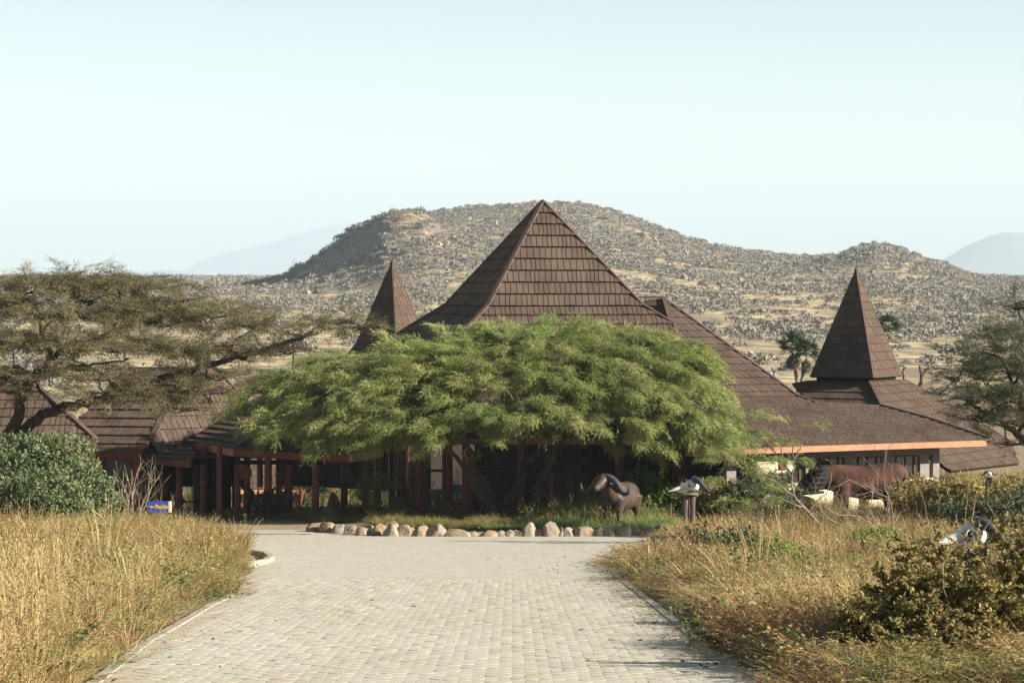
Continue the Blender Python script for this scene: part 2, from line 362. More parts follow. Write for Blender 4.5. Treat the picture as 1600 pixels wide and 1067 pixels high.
ridge('rocky_hill', [(395,440),(420,431),(440,428),(452,420),(458,406),(462,403),(467,404),(472,412),(478,419),(495,420),(520,418),(545,412),(570,402),(600,396),(640,420),(690,440)], 18000, 300, M_mtn2, amp=.3, seed=8)
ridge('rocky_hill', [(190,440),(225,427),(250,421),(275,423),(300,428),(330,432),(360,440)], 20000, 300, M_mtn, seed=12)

# haze: one closed box of thin air round everything
hz = MB().box((0, 13700, 298), (23400, 27800, 608)).build('haze', None); tag(hz, kind='stuff')
mh = bpy.data.materials.new('thin_haze'); mh.use_nodes = True
hn, hl = mh.node_tree.nodes, mh.node_tree.links; hn.remove(hn['Principled BSDF'])
pv = hn.new('ShaderNodeVolumePrincipled'); pv.inputs['Density'].default_value = 0.00010; pv.inputs['Color'].default_value = (0.70, 0.84, 0.95, 1)
pv.inputs['Anisotropy'].default_value = 0.0
hl.new(pv.outputs[0], hn['Material Output'].inputs['Volume']); hz.data.materials.append(mh)

# ------------------------------------------------------------------ scatter tools
def basis(D_, up=None):
    """rotation matrices whose first column is D_ (n,3)"""
    D_ = D_ / np.linalg.norm(D_, axis=1, keepdims=True)
    if up is None:
        up = np.tile([0., 0., 1.], (len(D_), 1)) + RNG.normal(0, 0.35, D_.shape)
    S = np.cross(up, D_); S /= np.maximum(np.linalg.norm(S, axis=1, keepdims=True), 1e-6)
    Uv = np.cross(D_, S)
    return np.stack([D_, S, Uv], -1)
def scatter(name, protos, Pn, Rm, S, m, parent=None, var=None):
    """many small leaf sprays baked into one mesh; protos: list of (V, F tri)"""
    Vs, Fs, As = [], [], []; k = 0
    pid = RNG.integers(0, len(protos), len(Pn))
    var = RNG.random(len(Pn)) if var is None else var
    for i, (V, T) in enumerate(protos):
        w = np.where(pid == i)[0]
        if not len(w): continue
        A = np.einsum('nij,vj->nvi', Rm[w], V) * S[w][:, None, None] + Pn[w][:, None, :]
        Vs.append(A.reshape(-1, 3)); n = len(V)
        Fs.append((T[None] + (np.arange(len(w)) * n)[:, None, None] + k).reshape(-1, 3)); k += n * len(w)
        jit = np.clip(var[w][:, None] + RNG.normal(0, .08, (len(w), n)), 0, 1); As.append(jit.ravel())
    me = bpy.data.meshes.new(name); raw_mesh(me, np.concatenate(Vs), np.concatenate(Fs))
    at = me.attributes.new('var', 'FLOAT', 'POINT'); at.data.foreach_set('value', np.concatenate(As).astype(np.float32))
    return link(name, me, m, parent)

def spray_proto(n=11, leaf=0.17, wid=0.045, droop=0.25, fork=True, seed=0, twigw=0.012):
    r = np.random.default_rng(seed); V = []; T = []
    def twig(o, ang, L, cnt):
        c, s = math.cos(ang), math.sin(ang)
        def pt(t): return np.array([o[0] + c * t * L, o[1] + s * t * L, o[2] + 0.10 * L * math.sin(t * 2.4) - droop * L * t * t])
        for j in range(3):
            a, b = pt(j / 3), pt((j + 1) / 3); k = len(V); w = twigw * (1 - j * .28)
            V.extend([a + (0, w, 0), a - (0, w, 0), b + (0, 0, w * .6)]); T.append((k, k + 1, k + 2))
        for j in range(cnt):
            t = 0.12 + 0.88 * (j + r.random() * .6) / cnt; p = pt(t)
            for sd in (-1, 1):
                if r.random() < .08: continue
                a2 = ang + sd * (0.9 + r.normal(0, .25)); l = leaf * (1 - .4 * t) * (0.8 + .5 * r.random()); w = wid * (.8 + .5 * r.random())
                dz = r.normal(0, .35)
                d = np.array([math.cos(a2), math.sin(a2), dz]); q = np.array([-math.sin(a2), math.cos(a2), r.normal(0, .5)])
                k = len(V); V.extend([p, p + d * l * .55 + q * w, p + d * l]); T.append((k, k + 1, k + 2))
                if wid > .04: V.append(p + d * l * .5 - q * w); T.append((k, k + 2, k + 3))
    twig(np.zeros(3), 0, 1.0, n)
    if fork:
        twig(np.array([.3, 0, .05]), .6, .55, n // 2); twig(np.array([.45, 0, .03]), -.65, .5, n // 2)
    return np.array(V, float), np.array(T, int)
SPR_FEATHER = [spray_proto(14, .11, .0225, .30, True, s) for s in range(6)]
SPR_TWIGGY = [spray_proto(6, .13, .030, .10, True, 20 + s, .016) for s in range(6)]
def leaf_cluster(n=9, L=.5, W=.16, seed=0):
    r = np.random.default_rng(seed); V = []; T = []
    for j in range(n):
        a = r.random() * 6.28; e = r.normal(.35, .5); t = j / n
        o = np.array([t * .8, 0, 0]); d = np.array([math.cos(a) * .6 + .5, math.sin(a), math.sin(e)]); d /= np.linalg.norm(d)
        q = np.cross(d, r.normal(0, 1, 3)); q /= np.linalg.norm(q); l = L * (.7 + .6 * r.random()); w = W * (.8 + .4 * r.random())
        nrm = np.cross(d, q) * w * .5; k = len(V)
        V.extend([o, o + d * l * .4 + q * w, o + d * l * .8 + q * w * .7, o + d * l, o + d * l * .8 - q * w * .7 + nrm, o + d * l * .4 - q * w + nrm])
        T.extend([(k, k + 1, k + 2), (k, k + 2, k + 3), (k, k + 3, k + 4), (k, k + 4, k + 5)])
    k = len(V); V.extend([np.array([-.1, .012, 0]), np.array([-.1, -.012, 0]), np.array([.85, 0, 0])]); T.append((k, k + 1, k + 2))
    return np.array(V, float), np.array(T, int)
LEAFC = [leaf_cluster(9, .5, .13, s) for s in range(6)]
LEAFBIG = [leaf_cluster(6, .52, .135, 40 + s) for s in range(6)]
LEAFTINY = [leaf_cluster(10, .28, .075, 60 + s) for s in range(6)]

# ------------------------------------------------------------------ GN scatter for stuff nobody could count
PROTO = {}
def proto_obj(name, V, T, m):
    me = bpy.data.meshes.new(name); raw_mesh(me, np.array(V, float), np.array(T, int)); me.materials.append(m)
    return bpy.data.objects.new(name, me)
def gn_stuff(name, objs, Pn, rot, scl, pid):
    """one stuff object: tufts placed on points (real geometry through geometry nodes)"""
    col = bpy.data.collections.new(name + '_kinds')
    for i, o in enumerate(objs): o.name = f'{name}_kind_{i:02d}'; col.objects.link(o)
    me = bpy.data.meshes.new(name); me.vertices.add(len(Pn)); me.vertices.foreach_set('co', Pn.astype(np.float32).ravel())
    for nm, ty, dat in (('rot', 'FLOAT_VECTOR', rot), ('scl', 'FLOAT_VECTOR', scl)):
        a = me.attributes.new(nm, ty, 'POINT'); a.data.foreach_set('vector', dat.astype(np.float32).ravel())
    a = me.attributes.new('pid', 'INT', 'POINT'); a.data.foreach_set('value', pid.astype(np.int32))
    o = bpy.data.objects.new(name, me); COL.objects.link(o)
    ng = bpy.data.node_groups.new(name, 'GeometryNodeTree')
    ng.interface.new_socket('Geometry', in_out='INPUT', socket_type='NodeSocketGeometry'); ng.interface.new_socket('Geometry', in_out='OUTPUT', socket_type='NodeSocketGeometry')
    n, l = ng.nodes, ng.links; gi = n.new('NodeGroupInput'); go = n.new('NodeGroupOutput')
    ci = n.new('GeometryNodeCollectionInfo'); ci.inputs['Collection'].default_value = col; ci.inputs['Separate Children'].default_value = True; ci.inputs['Reset Children'].default_value = True
    ip = n.new('GeometryNodeInstanceOnPoints'); ip.inputs['Pick Instance'].default_value = True
    def na(nm, ty):
        x = n.new('GeometryNodeInputNamedAttribute'); x.data_type = ty; x.inputs['Name'].default_value = nm; return x.outputs['Attribute']
    l.new(gi.outputs[0], ip.inputs['Points']); l.new(ci.outputs[0], ip.inputs['Instance'])
    l.new(na('pid', 'INT'), ip.inputs['Instance Index']); l.new(na('rot', 'FLOAT_VECTOR'), ip.inputs['Rotation']); l.new(na('scl', 'FLOAT_VECTOR'), ip.inputs['Scale'])
    l.new(ip.outputs[0], go.inputs[0])
    md = o.modifiers.new('scatter', 'NODES'); md.node_group = ng
    return tag(o, kind='stuff')

def tuft(nb=40, h=.7, w=.005, spread=.16, lean=.35, curve=.4, head=0.0, wind=-.15, seed=0, leaves=0, leafsize=.02):
    r = np.random.default_rng(seed); V = []; T = []
    for i in range(nb):
        a = r.random() * 6.283; rr = spread * math.sqrt(r.random()); b = np.array([rr * math.cos(a), rr * math.sin(a), 0])
        hh = h * (.5 + .6 * r.random()); a2 = a + r.normal(0, .7); ln = lean * (.3 + r.random())
        dx, dy = math.cos(a2) * ln + wind, math.sin(a2) * ln
        ww = w * (.7 + .6 * r.random()); ang = r.random() * 3.14; q = np.array([math.cos(ang), math.sin(ang), 0]) * ww
        pts = []
        for t in (0, .35, .7, 1.0):
            pts.append(b + np.array([dx * hh * (t * .5 + t * t * (.5 + curve)), dy * hh * (t * .5 + t * t * (.5 + curve)), hh * (t - .18 * curve * t * t)]))
        k = len(V)
        for j, p in enumerate(pts[:-1]): V.extend([p - q * (1 - j * .25), p + q * (1 - j * .25)])
        V.append(pts[-1])
        T.extend([(k, k + 1, k + 3), (k, k + 3, k + 2), (k + 2, k + 3, k + 5), (k + 2, k + 5, k + 4), (k + 4, k + 5, k + 6)])
        if head and r.random() < .7:
            p0, p1 = pts[-2], pts[-1]; d = p1 - p0; L = np.linalg.norm(d); d = d / L
            for s in range(5):
                c = p0 + d * L * (.2 + .2 * s); e = head * (.7 + .6 * r.random()); q2 = np.cross(d, r.normal(0, 1, 3)); q2 /= np.linalg.norm(q2)
                k = len(V); V.extend([c, c + d * e * 1.6 + q2 * e * .6, c + d * e * 2.4]); T.append((k, k + 1, k + 2))
        for s in range(leaves):
            t = .25 + .75 * r.random(); c = pts[0] * (1 - t) + pts[-1] * t if t < .35 else pts[1] + (pts[-1] - pts[1]) * (t - .35) / .65
            d = r.normal(0, 1, 3); d[2] = abs(d[2]) * .5; d /= np.linalg.norm(d); q2 = np.cross(d, r.normal(0, 1, 3)); q2 /= np.linalg.norm(q2)
            e = leafsize * (.6 + .8 * r.random()); k = len(V)
            V.extend([c, c + d * e + q2 * e * .45, c + d * e * 2, c + d * e - q2 * e * .45]); T.extend([(k, k + 1, k + 2), (k, k + 2, k + 3)])
    return V, T

# ------------------------------------------------------------------ roofs
EYE = Vector((0, 0, CH))
class Plane:
    def __init__(s, p, n): s.p = Vector(p); s.n = Vector(n).normalized()
    @classmethod
    def slope(cls, p, az, pitch):
        """az: degrees the fall line is turned to the right of 'towards the camera'"""
        return cls(p, Vector((math.sin(R(az)) * math.sin(R(pitch)), -math.cos(R(az)) * math.sin(R(pitch)), math.cos(R(pitch)))))
    @classmethod
    def three(cls, a, b, c):
        n = (Vector(b) - Vector(a)).cross(Vector(c) - Vector(a))
        if n.z < 0: n = -n
        return cls(a, n)
    def hit(s, px, py):
        d = P(px, py, 1.0) - EYE; t = (s.p - EYE).dot(s.n) / d.dot(s.n); return EYE + d * t
    def poly(s, pts): return [s.hit(*p) for p in pts]

def clip2(poly, a, b, c):
    out = []
    for i in range(len(poly)):
        p, q = poly[i], poly[(i + 1) % len(poly)]
        fp, fq = a * p[0] + b * p[1] - c, a * q[0] + b * q[1] - c
        if fp <= 1e-9: out.append(p)
        if (fp < 0 and fq > 0) or (fp > 0 and fq < 0):
            t = fp / (fp - fq); out.append((p[0] + (q[0] - p[0]) * t, p[1] + (q[1] - p[1]) * t))
    return out
def area2(p): return abs(sum(p[i][0] * p[(i + 1) % len(p)][1] - p[(i + 1) % len(p)][0] * p[i][1] for i in range(len(p)))) / 2

def roof_face(parent, poly, course, sw=.24, single=False, t=.06, skew=.16, m=None, seed=1, deck=.10):
    """a planar roof slope: deck slab, then lapped rows of shingles standing proud at their lower edge"""
    m = m or M_roof; rr = random.Random(seed); poly = [Vector(p) for p in poly]
    n = Vector((0, 0, 0))
    for i in range(1, len(poly) - 1): n += (poly[i] - poly[0]).cross(poly[i + 1] - poly[0])
    if n.z < 0: n = -n
    n.normalize(); dn = Vector((0, 0, -1)); v = (dn - n * dn.dot(n)).normalized(); u = n.cross(v)
    o = poly[0]; p2 = [((p - o).dot(u), (p - o).dot(v)) for p in poly]
    W3 = lambda a, b, h: o + u * a + v * b + n * h
    mb = MB(); k = len(p2)
    mb.add([W3(a, b, 0) for a, b in p2] + [W3(a, b, -deck) for a, b in p2], [tuple(range(k)), tuple(range(2 * k - 1, k - 1, -1))] + [(i, i + k, (i + 1) % k + k, (i + 1) % k) for i in range(k)])
    slope = mb.build('roof_slope', M_deck, parent)
    v0, v1 = min(p[1] for p in p2), max(p[1] for p in p2); u0, u1 = min(p[0] for p in p2) - 3, max(p[0] for p in p2) + 3
    nrow = max(1, int(round((v1 - v0) / course))); course = (v1 - v0) / nrow
    V, Fc, A = [], [], []
    def wedge(pl, va, vb, hj, base):
        kk = len(pl); hh = [0.012 + (t + hj) * max(0, (b - va) / course) for a, b in pl]
        vs = [W3(a, b, h) for (a, b), h in zip(pl, hh)] + [W3(a, b, 0.001) for a, b in pl]
        fs = [tuple(range(kk))] + [(i, i + kk, (i + 1) % kk + kk, (i + 1) % kk) for i in range(kk)]
        return vs, [tuple(i + base for i in f) for f in fs]
    for r in range(nrow):
        va, vb = v0 + r * course, v0 + (r + 1) * course
        strip = clip2(clip2(p2, 0, -1, -va), 0, 1, vb + 0.0)
        if len(strip) < 3: continue
        off = rr.random() * sw; c = u0 + off
        while c < u1:
            w = sw * rr.uniform(.72, 1.28); g = .014 if sw < .4 else .010
            q = clip2(clip2(strip, -1, -skew, -(c + g + skew * va)), 1, skew, c + w - g + skew * va)
            c += w
            if len(q) < 3 or area2(q) < .002: continue
            hj = rr.uniform(-.012, .016) * min(1, t / .09); tone = .6 * rr.random() ** 1.6
            if single:
                vs_, fs_ = wedge(q, va, vb, hj, 0); me = bpy.data.meshes.new('shingle'); me.from_pydata([tuple(x) for x in vs_], [], fs_)
                at = me.attributes.new('var', 'FLOAT', 'POINT'); at.data.foreach_set('value', [tone] * len(vs_))
                link('shingle', me, m, slope)
            else:
                vs_, fs_ = wedge(q, va, vb, hj, len(V)); V += [tuple(x) for x in vs_]; Fc += fs_; A += [tone] * len(vs_)
    if not single and V:
        me = bpy.data.meshes.new('shingle_rows'); me.from_pydata(V, [], Fc); at = me.attributes.new('var', 'FLOAT', 'POINT'); at.data.foreach_set('value', A)
        tag(link('shingle_rows', me, m, slope), kind='stuff')
    return slope
def cap(parent, p, q, w=.16, h=.09, m=None, lift=.07):
    p, q = Vector(p) + Vector((0, 0, lift)), Vector(q) + Vector((0, 0, lift))
    return MB().beam(p, q, w, h).build('ridge_cap', m or M_cap, parent)
def fascia(parent, p, q, h=.24, t=.05, m=None, out=None):
    p, q = Vector(p), Vector(q); p = p - Vector((0, 0, h / 2 - .03)); q = q - Vector((0, 0, h / 2 - .03))
    if out: p += out * .03; q += out * .03
    return MB().beam(p, q, t, h).build('fascia_board', m or M_fascia, parent)
def post(parent, px, py_base, d=None, top=2.6, r=.13, name='post', m=None, zb=None):
    if d is None: b = G(px, py_base)
    else: b = P(px, py_base, d) if zb is None else Vector(((px - CX) * d / F, d, zb))
    z1 = top
    mb = MB(); mb.tube([b - Vector((0, 0, .1)), b + Vector((0, 0, (z1 - b.z) * .5)), Vector((b.x, b.y, z1))], [r * 1.04, r, r * .97], n=14)
    mb.tube([b + Vector((0, 0, .28)), b + Vector((0, 0, .33))], [r * 1.12, r * 1.12], n=14)
    return mb.build(name, m or M_post, parent, smooth=False)
def wall(parent, p, q, z0, z1, t=.2, m=None, name='wall'):
    p, q = Vector((p[0], p[1], 0)), Vector((q[0], q[1], 0)); d = q - p
    return MB().box(((p.x + q.x) / 2, (p.y + q.y) / 2, (z0 + z1) / 2), (d.length, t, z1 - z0), rz=math.atan2(d.y, d.x)).build(name, m or M_cream, parent)

# ---- main pavilion with the tall pyramid
cMx, cMy, rM = 1.28, 120.0, 16.0
lodge = thing('lodge_pavilion', 'large lodge pavilion with the tallest brown pyramid roof, behind the green umbrella tree', 'lodge building', (cMx, cMy - 8, 0))
def sq(cx, cy, rot, h, z):
    """corners front-left, front-right, back-right, back-left of a turned square"""
    c, s = math.cos(R(rot)), math.sin(R(rot))
    return [Vector((cx + a * c - b * s, cy + a * s + b * c, z)) for a, b in ((-h, -h), (h, -h), (h, h), (-h, h))]
apex = Vector((cMx, cMy, 12.17))
k1 = sq(cMx, cMy, rM, 3.30, 7.85); k2 = sq(cMx, cMy, rM, 4.30, 7.10); k3 = sq(cMx, cMy, rM, 7.4, 4.75)
roof_face(lodge, [apex, k1[0], k1[1]], .60, .225, single=True, t=.10, seed=2)
roof_face(lodge, [apex, k1[1], k1[2]], .60, .5, t=.07, seed=3)
roof_face(lodge, [apex, k1[3], k1[0]], .60, .5, t=.07, seed=4)
roof_face(lodge, [apex, k1[2], k1[3]], .60, 1.0, t=.07, seed=5)
roof_face(lodge, [k1[0], k1[1], k2[1], k2[0]], .60, .225, t=.10, seed=6)
for i in (1, 2, 3):
    j = (i + 1) % 4; roof_face(lodge, [k1[i], k1[j], k2[j], k2[i]], .60, .5, t=.07, seed=6 + i)
# low front slope runs down to the porch eave; its right end stops against the long roof
pl_low = Plane.three(k2[0], k2[1], sq(cMx, cMy, rM, 8.0, 4.33)[0])
fl = sq(cMx, cMy, rM, 9.6, 3.12)
lowfront = [k2[0], k2[1], pl_low.hit(1098, 640), pl_low.hit(1096, 688), fl[0]]
roof_face(lodge, lowfront, .55, .235, t=.06, seed=12)
roof_face(lodge, [k2[3], k2[0], fl[0], fl[3]], .55, .5, t=.06, seed=13)
roof_face(lodge, [k2[2], k2[3], k3[3], k3[2]], .6, 1.0, seed=14)
for a, b in ((apex, k1[0]), (apex, k1[1]), (apex, k1[3]), (k1[0], k2[0]), (k1[1], k2[1]), (k1[3], k2[3]), (k2[0], fl[0]), (k2[3], fl[3])): cap(lodge, a, b)
cap(lodge, k2[1], lowfront[2])
fascia(lodge, fl[0], lowfront[3], m=M_fasciad); fascia(lodge, fl[3], fl[0], m=M_fasciad)
# grey block wall under the porch, laid block by block
wp, wq = P(742, 700, 116.0), P(1131, 700, 117.5)
wall(lodge, wp, wq, -.1, 2.95, .16, M_mortar)
mwall = [o for o in lodge.children if o.name.startswith('wall')][0]
dw = Vector((wq.x - wp.x, wq.y - wp.y, 0)); Lw = dw.length; dw.normalize(); nw = Vector((dw.y, -dw.x, 0))
bh, bw = .30, .72; rz = math.atan2(dw.y, dw.x); bm0 = MB().box((0, 0, 0), (bw - .025, .08, bh - .022)).mesh('block'); bm0.materials.append(M_wallgrey)
door_u = (4.75, 8.3)
for r in range(10):
    off = (r % 2) * bw / 2; u_ = -off + bw / 2
    while u_ < Lw:
        z = .14 + r * bh
        if .3 < u_ < Lw - .3 and not (door_u[0] - .2 < u_ < door_u[1] + .2 and r < 8):
            b = bpy.data.objects.new('block', bm0); COL.objects.link(b); b.parent = mwall
            b.location = Vector((wp.x, wp.y, z)) + dw * u_ + nw * random.uniform(.085, .10) - world_loc(mwall); b.rotation_euler = (0, 0, rz)
        u_ += bw
# timber shutter front in the wall
def on_wall(u_, z, out): return Vector((wp.x, wp.y, z)) + dw * u_ + nw * out
for i in range(9):
    uu = door_u[0] + (i + .5) * (door_u[1] - door_u[0]) / 9
    MB().box(on_wall(uu, 1.2, .12), (.36, .06, 2.3), rz=rz).build('shutter_board', M_shutter, lodge)
MB().box(on_wall((door_u[0] + door_u[1]) / 2, 2.42, .16), (door_u[1] - door_u[0] + .3, .14, .14), rz=rz).build('lintel', M_fascia, lodge)
for uu in (door_u[0] - .08, door_u[1] + .08): MB().box(on_wall(uu, 1.2, .15), (.16, .12, 2.4), rz=rz).build('door_frame', M_fasciad, lodge)
MB().box(on_wall(Lw - .3, 1.4, .2), (.55, .25, 2.9), rz=rz).build('corner_pier', M_deck, lodge)
side_a = P(1131, 700, 117.4); side_b = P(1128, 700, 109.6); MB().add([(side_a.x + e, side_a.y, z) for e in (0, .18) for z in (-.1, 4.15)] + [(side_b.x + e, side_b.y, z) for e in (0, .18) for z in (-.1, 2.95)], [(0, 1, 5, 4), (2, 3, 7, 6), (1, 3, 7, 5), (0, 1, 3, 2), (4, 5, 7, 6), (0, 2, 6, 4)]).build('sun_block_wall', M_wallgrey, lodge)  # wall added to keep the sun off the porch wall
# portico beams and round posts
def beam(parent, a, b, w=.16, h=.26, m=None): return MB().beam(a, b, w, h).build('beam', m or M_fasciad, parent)
beam(lodge, P(712, 690, 107.8), P(1085, 690, 108.6), h=.2, m=M_fascia); beam(lodge, P(530, 693, 110.5), P(712, 690, 107.8), m=M_fasciad)
beam(lodge, P(770, 683, 107.6), P(905, 683, 107.8), w=.1, h=.09, m=M_mortar)
for px, d, zb, r in ((538, 110.4, None, .13), (571, 108.6, None, .13), (654, 107.9, None, .15), (728, 107.4, None, .155), (815, 107.6, None, .15), (861, 108.2, None, .15), (968, 108.4, None, .16), (1066, 108.8, None, .14), (1058, 109.6, None, .17)):
    b = on(px, d); mb = MB(); mb.tube([b - Vector((0, 0, .1)), Vector((b.x, b.y, 1.4)), Vector((b.x, b.y, 3.0))], [r * 1.04, r, r * .96], n=16); mb.tube([b + Vector((0, 0, .34)), b + Vector((0, 0, .40))], [r * 1.1, r * 1.1], n=16)
    mb.build('post', M_post, lodge)
for px, d in ((612, 116), (668, 117), (590, 113), (700, 118.5)):
    b = on(px, d); MB().tube([b, b + Vector((0, 0, 3.2))], [.15, .14], n=12).build('post', M_post, lodge)
beam(lodge, P(560, 735, 117.5), P(705, 735, 117.5), w=.1, h=.1, m=M_deck)
# pair of posts standing on stone plinths
for px, d, r in ((627, 109.5, .19), (699, 109.0, .21)):
    b = on(px, d) + Vector((0, 0, .55)); MB().tube([b, b + Vector((0, 0, 2.6))], [r, r * .95], n=16).build('post', M_post, lodge)
def plinth(px, d, w, h, label):
    t = thing('stone_plinth', label, 'plinth', on(px, d)); c = on(px, d)
    for i in range(3):
        for j in range(4):
            MB().box(c + Vector(((j - 1.5) * w / 4 + (.04 if i % 2 else -.02), random.uniform(-.02, .02), (i + .5) * h / 3.3)), (w / 4 - .012, .62, h / 3.3 - .012)).build('stone_block', M_rockb, t)
    bevel(MB().box(c + Vector((0, 0, h + .02)), (w + .14, .8, .09)).build('coping_slab', M_rockb, t), .015)
plinth(627, 109.5, .80, .58, 'square stone plinth under the shaded post, left of the painted lodge stone')
plinth(700, 109.0, .95, .50, 'ochre stone plinth with green weeds at its foot, in front of the painted lodge stone')

# ---- long right wing with its hipped roof and the right spire
wing = thing('lodge_wing', 'long lodge wing with broad brown roof and slim spire, right of the tall pyramid', 'lodge building', (14, 110, 0))
RD1 = 119.0
plA = Plane.slope(P(1037, 467, RD1), 28, 31)
eR = P(1540, 689, 110.6); ed = Vector((math.cos(R(28)), math.sin(R(28)), 0))
pq = plA.hit(1246, 619)
nB = ed.cross(pq - eR); nB = nB if nB.z > 0 else -nB; plB = Plane(eR, nB)
# knee line between the two
kl = lambda s_: pq + ed * s_
kneeR, kneeL = kl(0), kl(-11)
rightA = plA.hit(1230, 609)
leftA = plA.hit(975, 467); hipA = plA.hit(1060, 530); 
roof_face(wing, [plA.hit(1037, 467), plA.hit(1230, 607), kneeR, kneeL, plA.hit(1000, 640), plA.hit(1052, 520)], .50, .30, t=.06, seed=21, skew=-.2)
ef = lambda s_: eR + ed * s_
roof_face(wing, [kneeR, plB.hit(1275, 629), plB.hit(1378, 635), plB.hit(1452, 655), plB.hit(1548, 687), ef(0), ef(-13.5), kneeL], .42, .30, t=.05, seed=22, skew=.0)
# dark face left of the hip
plC = Plane.three(P(1037, 467, RD1), P(1052, 520, plA.hit(1052, 520).y), P(975, 467, RD1 + .1))
roof_face(wing, [P(1037, 467, RD1), plA.hit(1052, 520), P(985, 520, 117.6), P(975, 467, RD1 + .1)], .5, .5, t=.05, seed=23)
cap(wing, P(975, 467, RD1 + .1), P(1037, 467, RD1), h=.06); cap(wing, P(1037, 467, RD1), plA.hit(1052, 520), h=.06)
cap(wing, P(1037, 467, RD1), plA.hit(1230, 607), w=.14, h=.08, lift=.04); cap(wing, plA.hit(1230, 607), kneeR, w=.14, h=.08, lift=.04); cap(wing, kneeR, plB.hit(1275, 629), w=.14, h=.08, lift=.04)
hb = [plB.hit(1378, 635), plB.hit(1452, 655), plB.hit(1548, 687)]
cap(wing, plB.hit(1275, 629), hb[0], w=.1, h=.05, lift=.03); cap(wing, hb[0], hb[1], w=.16, h=.10, lift=.05); cap(wing, hb[1], hb[2], w=.16, h=.10, lift=.05)
# fascia, in three boards
nf = Vector((ed.y, -ed.x, 0))
for a, b in ((0, -5.2), (-5.22, -11.0), (-11.02, -13.5)): fascia(wing, ef(a), ef(b), h=.22, m=M_fascia, out=nf)
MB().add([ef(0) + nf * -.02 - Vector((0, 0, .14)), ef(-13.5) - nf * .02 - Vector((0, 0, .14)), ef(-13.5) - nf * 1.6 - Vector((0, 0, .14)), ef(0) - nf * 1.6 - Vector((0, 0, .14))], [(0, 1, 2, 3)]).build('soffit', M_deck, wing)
# spire
cTx, cTy = (1338 - CX) * 118 / F, 118.0; rT = -31.0
tap = Vector((cTx, cTy, 9 + (435 - 417) * 118 / F))
t0 = sq(cTx, cTy, rT, .10, 9.05); t1 = sq(cTx, cTy, rT, 1.40, 4.98)
t15 = sq(cTx, cTy, rT, .10, 9.05)
for i in range(4):
    j = (i + 1) % 4
    roof_face(wing, [t0[i], t0[j], t1[j], t1[i]], .36, .22 if i == 1 else .6, t=.045, seed=30 + i, skew=-.25)
    cap(wing, t0[i], t1[i], w=.07, h=.05, lift=.02)
    cap(wing, tap, t0[i], w=.05, h=.04, lift=0)
MB().add([tap] + [Vector(t) for t in t0], [(0, 1, 2), (0, 2, 3), (0, 3, 4), (0, 4, 1)]).build('spire_tip', M_cap, wing)
MB().tube([tap - Vector((0, 0, .05)), tap + Vector((0, 0, .35))], [.012, .008], n=6).build('lightning_rod', M_dark, wing)
# neck under the spire, then the low roof round it
tn = sq(cTx, cTy, rT, 1.22, 5.0); tn2 = sq(cTx, cTy, rT, 1.22, 4.70)
MB().add([Vector(v) for v in tn + tn2], [(0, 1, 5, 4), (1, 2, 6, 5), (2, 3, 7, 6), (3, 0, 4, 7)]).build('spire_neck', M_deck, wing)
plD = Plane.three(tn2[1] + Vector((0, 0, .08)), tn2[2] + Vector((0, 0, .08)), tn2[1] + Vector((.857 * 2, -.515 * 2, -1.42)))
plE = Plane.three(tn2[0] + Vector((0, 0, .08)), tn2[1] + Vector((0, 0, .08)), tn2[1] + Vector((-.515 * 2, -.857 * 2, -1.15)))
dj = plD.hit(1378, 634)
roof_face(wing, [plD.hit(1357, 593), plD.hit(1411, 593), plD.hit(1500, 641), plD.hit(1580, 692), plD.hit(1592, 724), plD.hit(1486, 736), plD.hit(1400, 680), dj], .50, .30, t=.055, seed=41, skew=-.2)
roof_face(wing, [plE.hit(1262, 595), plE.hit(1357, 593), plE.hit(1378, 636), plE.hit(1270, 633), plE.hit(1238, 600)], .45, .5, t=.04, seed=42)
cap(wing, plD.hit(1357, 593), dj, w=.12, h=.06, lift=.03); cap(wing, plD.hit(1411, 593), plD.hit(1500, 641), w=.14, h=.07, lift=.04); cap(wing, plD.hit(1500, 641), plD.hit(1580, 692), w=.14, h=.07, lift=.04)
# walls of the wing
iw = lambda s_, out=-1.15: ef(s_) + nf * out
def wbox(name, s_, z0, z1, w, m, out=-1.15, t=.2):
    c = iw(s_, out); return MB().box((c.x, c.y, (z0 + z1) / 2), (w, t, z1 - z0), rz=R(28)).build(name, m, wing)
wall(wing, iw(-1.6), iw(-10.6), -.1, 1.35, .2, M_cream); wall(wing, iw(-1.6), iw(-10.6), 2.25, 2.62, .2, M_wallgrey, name='wall_band')
for k in range(6):
    s_ = -2.1 - k * 1.75
    wbox('window_pier', s_, 1.35, 2.25, .42, M_wallgrey)
    if k < 5:
        g = wbox('window', s_ - .875, 1.40, 2.20, 1.24, M_glass, t=.04)
        for z in (1.38, 2.22): 
            c = iw(s_ - .875); MB().box((c.x, c.y, z), (1.3, .12, .05), rz=R(28)).build('window_frame', M_shutter, g)
        for e in (-.42, 0, .42):
            c = iw(s_ - .875 + e, -1.12); MB().box((c.x, c.y, 1.8), (.06 if e else .05, .08, .80), rz=R(28)).build('window_mullion', M_shutter, g)
wbox('corner_pier', -1.55, -.1, 2.6, .3, M_wallgrey)
# cream rounded box with a red-brown opening on the wall
b1 = bevel(wbox('wall_cabinet', -9.3, 1.75, 2.32, 1.7, M_cream, out=-.75, t=.5), .08, 3)
c = iw(-8.95, -.47); MB().box((c.x, c.y, 2.08), (.32, .06, .34), rz=R(28)).build('cabinet_opening', M_shutter, b1)
for k in range(4): wbox('wall_buttress', -2.4 - k * 1.15, 0, 1.25, .35, M_cream, out=-.9, t=.3)

